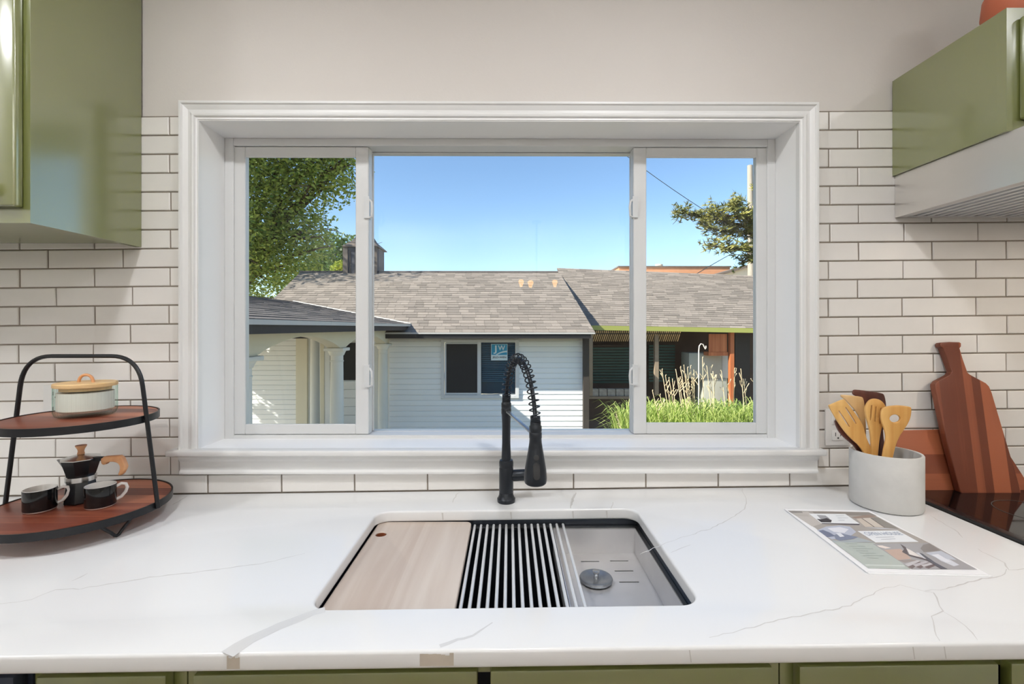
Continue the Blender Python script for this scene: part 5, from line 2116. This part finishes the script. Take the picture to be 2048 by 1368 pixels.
PD = 6.3
clumps = [(1300, 1.4, 'daylily clump with leaning dry stalks at the left foot of the patio'),
          (1385, 0.0, 'daylily clump with the densest dry stalks around the shepherd hook'),
          (1475, 0.3, 'daylily clump with a few tall dry stalks before the cedar post')]
stk = {0: [((1352, 846), (1324, 740)), ((1358, 845), (1331, 752)), ((1362, 843), (1345, 760)), ((1340, 852), (1320, 790)), ((1336, 856), (1305, 782)), ((1250, 852), (1232, 826)), ((1366, 842), (1338, 757))],
       1: [((1376, 818), (1352, 741)), ((1380, 815), (1362, 735)), ((1384, 818), (1368, 732)), ((1388, 815), (1375, 736)), ((1394, 815), (1381, 733)), ((1390, 820), (1372, 750)), ((1398, 822), (1385, 757)),
           ((1386, 826), (1364, 765)), ((1392, 815), (1388, 742)), ((1408, 805), (1405, 716)), ((1404, 808), (1397, 741)), ((1381, 826), (1357, 758)), ((1396, 830), (1377, 772))],
       2: [((1425, 812), (1414, 734)), ((1429, 806), (1420, 735)), ((1424, 815), (1430, 752)), ((1432, 818), (1426, 745)), ((1454, 798), (1443, 743)), ((1466, 790), (1469, 738)), ((1494, 816), (1482, 740)), ((1500, 816), (1487, 760)), ((1462, 780), (1452, 756)),
           ((1519, 790), (1507, 755))]}
for i, (px, dd, lab) in enumerate(clumps):
    c_ = at_d(px, 845, PD + dd * .3)
    pb_ = empty('daylily_plant', (c_.x, c_.y, GZ), lab, 'plant', 'daylilies by the patio')
    q = MB()
    ztop = c_.z
    grass_blades(q, c_.x, c_.y, GZ, 1000, .42, ztop - GZ - .12, ztop - GZ + .30, .55)
    q.build('leaves', 'blade', pb_, smooth=0, kind='stuff', fix=False)
    for (b, t) in stk[i]:
        D = PD + random.uniform(-.12, .12)
        pb2 = at_d(b[0], b[1], D)
        pt2 = at_d(t[0], t[1], D)
        dirn = (pb2 - pt2)
        basep = pb2 + dirn * ((pb2.z - (GZ + .02)) / max(.05, -dirn.z)) if dirn.z < -.03 else pb2
        basep.x = pb2.x + (basep.x - pb2.x) * .35
        forks = []
        for k in range(random.randint(2, 4)):
            forks.append((random.uniform(.80, .97), random.choice((-1, 1)) * random.uniform(.02, .06), random.uniform(.05, .10)))
        stalk(pb_, basep, pt2, forks)
# low greenery by the block wall
c_ = at_d(1252, 870, 7.6)
q = MB()
grass_blades(q, c_.x, c_.y, GZ, 160, .22, .28, .55, .3)
o = q.build('strappy_plant', 'blade', None, smooth=0, fix=False)
tag(o, 'small dark strappy plant at the foot of the block wall', 'plant')
# shepherd's hook
D = PD - .1
hk = [at_d(1396, 862, D), at_d(1397.5, 770, D), at_d(1397.5, 702, D), at_d(1398.5, 692, D), at_d(1402, 687.5, D), at_d(1406, 689, D), at_d(1408.5, 694, D), at_d(1410.5, 698, D), at_d(1412, 696, D), at_d(1412, 691.5, D)]
hk[0] = Vector((hk[0].x, hk[0].y, GZ - .05))
o = MB().tube(hk, .0075, 7).build('shepherd_hook', 'hook', None)
tag(o, 'thin pale shepherd hook rising from the daylilies', 'garden hook')

# =================================================================== trees
def leaf_mass(mb, centres, n_per, size, flat=.75):
    for (c_, r) in centres:
        c_ = Vector(c_)
        for _ in range(int(n_per * r * r)):
            v = Vector((random.gauss(0, 1), random.gauss(0, 1), random.gauss(0, 1)))
            v = v.normalized() * (random.random() ** .45) * r
            v.z *= flat
            p = c_ + v
            a = Vector((random.gauss(0, 1), random.gauss(0, 1), random.gauss(0, .6))).normalized()
            b = a.cross(Vector((random.gauss(0, 1), random.gauss(0, 1), random.gauss(0, 1)))).normalized()
            s = size * random.uniform(.6, 1.3)
            mb.tone = min(1, max(0, random.gauss(.45, .28)))
            mb.quad(p - a * s, p + b * s * .45, p + a * s, p - b * s * .45)


def tree(name, lab, base, trunk_h, trunk_r, centres, n_per, size, mat, extra=(), group=None):
    base = Vector(base)
    t = empty(name, tuple(base), lab, 'tree', group)
    top = base + Vector((random.uniform(-.3, .3), random.uniform(-.3, .3), trunk_h))
    q = MB().tube([base, base.lerp(top, .5) + Vector((.1, .1, 0)), top], [trunk_r * 1.25, trunk_r, trunk_r * .75], 10)
    q.build('trunk', 'bark', t)
    q = MB()
    for (c_, r) in centres:
        c_ = Vector(c_)
        m_ = top.lerp(c_, .5) + Vector((0, 0, .25))
        q.tube([top - Vector((0, 0, .2)), m_, c_], [trunk_r * .45, trunk_r * .25, .02], 6)
        for _ in range(3):
            e = c_ + Vector((random.gauss(0, .5), random.gauss(0, .5), random.gauss(0, .4))) * r
            q.tube([m_.lerp(c_, .5), c_.lerp(e, .5), e], [trunk_r * .16, .018, .008], 5)
    q.build('branches', 'bark', t)
    q = MB()
    leaf_mass(q, centres, n_per, size)
    q.build('foliage', mat, t, smooth=0, kind='stuff', fix=False)
    return t


random.seed(21)
cents = []
for (px, py, D, r) in ((500, 330, 12.6, 1.3), (560, 330, 12.6, 1.2), (620, 330, 12.8, 1.15), (672, 335, 12.8, 1.0), (520, 400, 12.8, 1.25), (590, 390, 13, 1.15), (650, 372, 13, .9),
                       (500, 470, 13, 1.3), (565, 460, 13.2, 1.25), (622, 450, 13.2, .75), (510, 545, 13.4, 1.2), (570, 530, 13.4, 1.0), (615, 500, 13.4, .9), (440, 350, 12, 1.6), (430, 470, 12.3, 1.7), (380, 560, 13, 1.6),
                       (520, 260, 12.3, 1.4), (600, 255, 12.5, 1.3), (440, 220, 12, 1.6), (660, 280, 12.8, 1.0), (690, 300, 12.6, .7), (480, 600, 14, 1.2), (350, 250, 11, 2.0), (320, 420, 11, 2.0)):
    cents.append((tuple(at_d(px, py, D)), r))
tree('leafy_tree', 'big leafy tree with yellowing sprays behind the left end of the garage', (-8.2, 12.4, GZ), 3.2, .28, cents, 1150, .062, 'leaf')
cents = [(tuple(at_d(px, py, D)), r) for (px, py, D, r) in ((600, 560, 21, 1.3), (640, 530, 21, 1.3), (668, 500, 22, 1.2), (690, 545, 22, 1.2), (705, 500, 23, 1.0), (655, 560, 20, 1.1))]
tree('round_tree', 'dark round tree further back, left of the cupola', (at_d(655, 700, 21).x, 20, GZ), 3.0, .22, cents, 700, .11, 'leaf_dark')
cents = [(tuple(at_d(px, py, D)), r) for (px, py, D, r) in ((677, 540, 17, .32), (682, 530, 17, .25), (672, 552, 17, .3))]
tree('small_tree', 'small bright yellow-green tree touching the cupola', (at_d(678, 700, 17).x, 17 + CAM.y, GZ), 3.0, .06, cents, 2200, .06, 'leaf_yellow')
# shade tree standing left of the breezeway
cents = [((-6.4 + random.uniform(-.9, .9), 3.6 + random.uniform(-2.8, 2.8), 2.85 + random.uniform(-.4, .4)), random.uniform(.75, 1.0)) for _ in range(14)]
cents += [((-6.3 + random.uniform(-.4, .4), 6.6 + .5 * i, 1.6 + random.uniform(-.3, .3)), .85) for i in range(4)]
tree('shade_tree', 'leafy tree left of the breezeway, shading its roof', (-6.5, 3.6, GZ), 3.0, .2, cents, 420, .12, 'leaf_dark')

# conifer at the right
random.seed(5)
DT = 12.5
cf = empty('conifer', tuple(Vector((at_d(1560, 700, DT).x, DT + CAM.y, GZ))), 'olive conifer with layered sprays reaching in front of the utility pole', 'tree')
cbx = at_d(1560, 700, DT)
MB().tube([(cbx.x, cbx.y, GZ), (cbx.x + .1, cbx.y, 2.5), (cbx.x, cbx.y, 6.0)], [.22, .17, .05], 10).build('trunk', 'bark', cf)
sprays = MB()
limbs = MB()
paths = [[(1555, 500), (1500, 455), (1440, 440), (1395, 432), (1352, 424)], [(1555, 470), (1500, 430), (1475, 412), (1468, 408)], [(1555, 520), (1500, 500), (1450, 495), (1415, 492)],
         [(1560, 460), (1510, 440), (1450, 430), (1412, 418)], [(1555, 540), (1520, 520), (1495, 515), (1482, 525)], [(1560, 480), (1490, 465), (1440, 462), (1400, 450)],
         [(1560, 450), (1530, 400), (1520, 360)], [(1560, 430), (1590, 380), (1610, 340)], [(1560, 500), (1620, 470), (1660, 460)]]
for pth in paths:
    P = [at_d(a, b, DT + random.uniform(-.4, .4)) for a, b in pth]
    limbs.tube(P, [.05 - .04 * i / (len(P) - 1) for i in range(len(P))], 6)
    for i in range(len(P) - 1):
        seglen = (P[i + 1] - P[i]).length
        for k in range(int(seglen * 75)):
            p = P[i].lerp(P[i + 1], random.random()) + Vector((random.gauss(0, .08), random.gauss(0, .18), random.gauss(.02, .09)))
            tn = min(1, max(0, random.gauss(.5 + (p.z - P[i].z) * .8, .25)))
            for _ in range(9):
                d = Vector((random.gauss(-.2, .7), random.gauss(0, .7), random.gauss(.25, .5))).normalized()
                s = random.uniform(.07, .17)
                sd2 = d.orthogonal().normalized() * .022
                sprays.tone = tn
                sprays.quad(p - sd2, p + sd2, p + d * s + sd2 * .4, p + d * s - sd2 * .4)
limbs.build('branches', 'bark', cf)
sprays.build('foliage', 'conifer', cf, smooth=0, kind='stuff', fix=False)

# =================================================================== pole, cables, far buildings
DPO = 19.0
pp = at_d(1502, 560, DPO)
po = empty('utility_pole', (pp.x, pp.y, GZ), 'weathered grey utility pole behind the conifer', 'pole')
ptop = at_d(1500, 331, DPO)
MB().tube([(pp.x, pp.y, GZ), (pp.x, pp.y, 3.0), (ptop.x, pp.y, ptop.z)], [.14, .125, .105], 14).build('shaft', 'pole', po)
bx_ = at_d(1508, 390, DPO)
MB().box(bx_.x - .02, bx_.x + .12, pp.y - .12, pp.y + .05, bx_.z - .16, bx_.z + .16).build('bracket', 'fascia_black', po, bevel=.01)


def cable(lab, a, b, sag, r=.012, closure=None):
    a, b = Vector(a), Vector(b)
    pts = []
    for i in range(13):
        t = i / 12
        p = a.lerp(b, t)
        p.z -= sag * 4 * t * (1 - t)
        pts.append(p)
    if closure is None:
        o = MB().tube(pts, r, 5).build('cable', 'wire', None)
        return tag(o, lab, 'cable')
    t_ = empty('cable', tuple(a), lab, 'cable')
    MB().tube(pts, r, 5).build('line', 'wire', t_)
    k = closure
    MB().tube([pts[k], pts[k].lerp(pts[k + 1], .3), pts[k + 1]], [.03, .06, .03], 8).build('splice_closure', 'coping', t_)
    return t_


cable('thin overhead cable slanting down across the sky behind the right mullion', at_d(1190, 262, 12.0), at_d(1556, 505, 12.4), .18, .008)
cable('cable with a grey splice sleeve running from the patio roof to the pole', at_d(1390, 549.5, 11.9), at_d(1500, 488, 18.9), -.02, .011, closure=9)

DBG = 27.0
fa_ = empty('block_building', tuple(Vector((at_d(1360, 560, DBG).x, DBG + CAM.y, GZ))), 'tan flat-topped block building behind the patio roof', 'building')
a, b = at_d(1238, 700, DBG), at_d(1460, 700, DBG)
zt_ = at_d(1350, 534, DBG).z
MB().box(a.x, b.x, a.y, a.y + 7, GZ, zt_ - .02).build('wall', 'terra_bldg', fa_, smooth=0)
MB().box(a.x - .05, b.x + .05, a.y - .06, a.y + 7, zt_ - .02, zt_ + .06).build('coping', 'coping', fa_, smooth=0)
v_ = at_d(1327, 530, DBG)
MB().lathe([(.14, 0), (.14, .10), (.22, .10), (.22, .2), (0, .22)], (v_.x, v_.y + .8, zt_ + .06), 14).build('roof_vent', 'gable', fa_)
DGB = 24.0
fg = empty('gabled_house', tuple(Vector((at_d(1480, 560, DGB).x, DGB + CAM.y, GZ))), 'cream gabled house between the block building and the pole', 'building')
g0, g1, g2 = at_d(1420, 557, DGB), at_d(1505, 532, DGB), at_d(1590, 557, DGB)
q = MB()
yb_ = g0.y
q._add([(g0.x, yb_, GZ), (g2.x, yb_, GZ), (g2.x, yb_, g2.z), (g1.x, yb_, g1.z), (g0.x, yb_, g0.z),
        (g0.x, yb_ + 6, GZ), (g2.x, yb_ + 6, GZ), (g2.x, yb_ + 6, g2.z), (g1.x, yb_ + 6, g1.z), (g0.x, yb_ + 6, g0.z)],
       [(0, 1, 2, 3, 4), (9, 8, 7, 6, 5), (0, 4, 9, 5), (1, 6, 7, 2)])
q.build('gable_wall', 'gable', fg, smooth=0)
for (p, r_) in ((g0, g1), (g2, g1)):
    e = (p - r_).normalized() * .35
    p2 = p + e
    MB().hexa([(p2.x, yb_ - .2, p2.z), (r_.x, yb_ - .2, r_.z), (r_.x, yb_ + 6.2, r_.z), (p2.x, yb_ + 6.2, p2.z),
               (p2.x, yb_ - .2, p2.z + .13), (r_.x, yb_ - .2, r_.z + .13), (r_.x, yb_ + 6.2, r_.z + .13), (p2.x, yb_ + 6.2, p2.z + .13)]).build('roof', 'coping', fg, smooth=0)
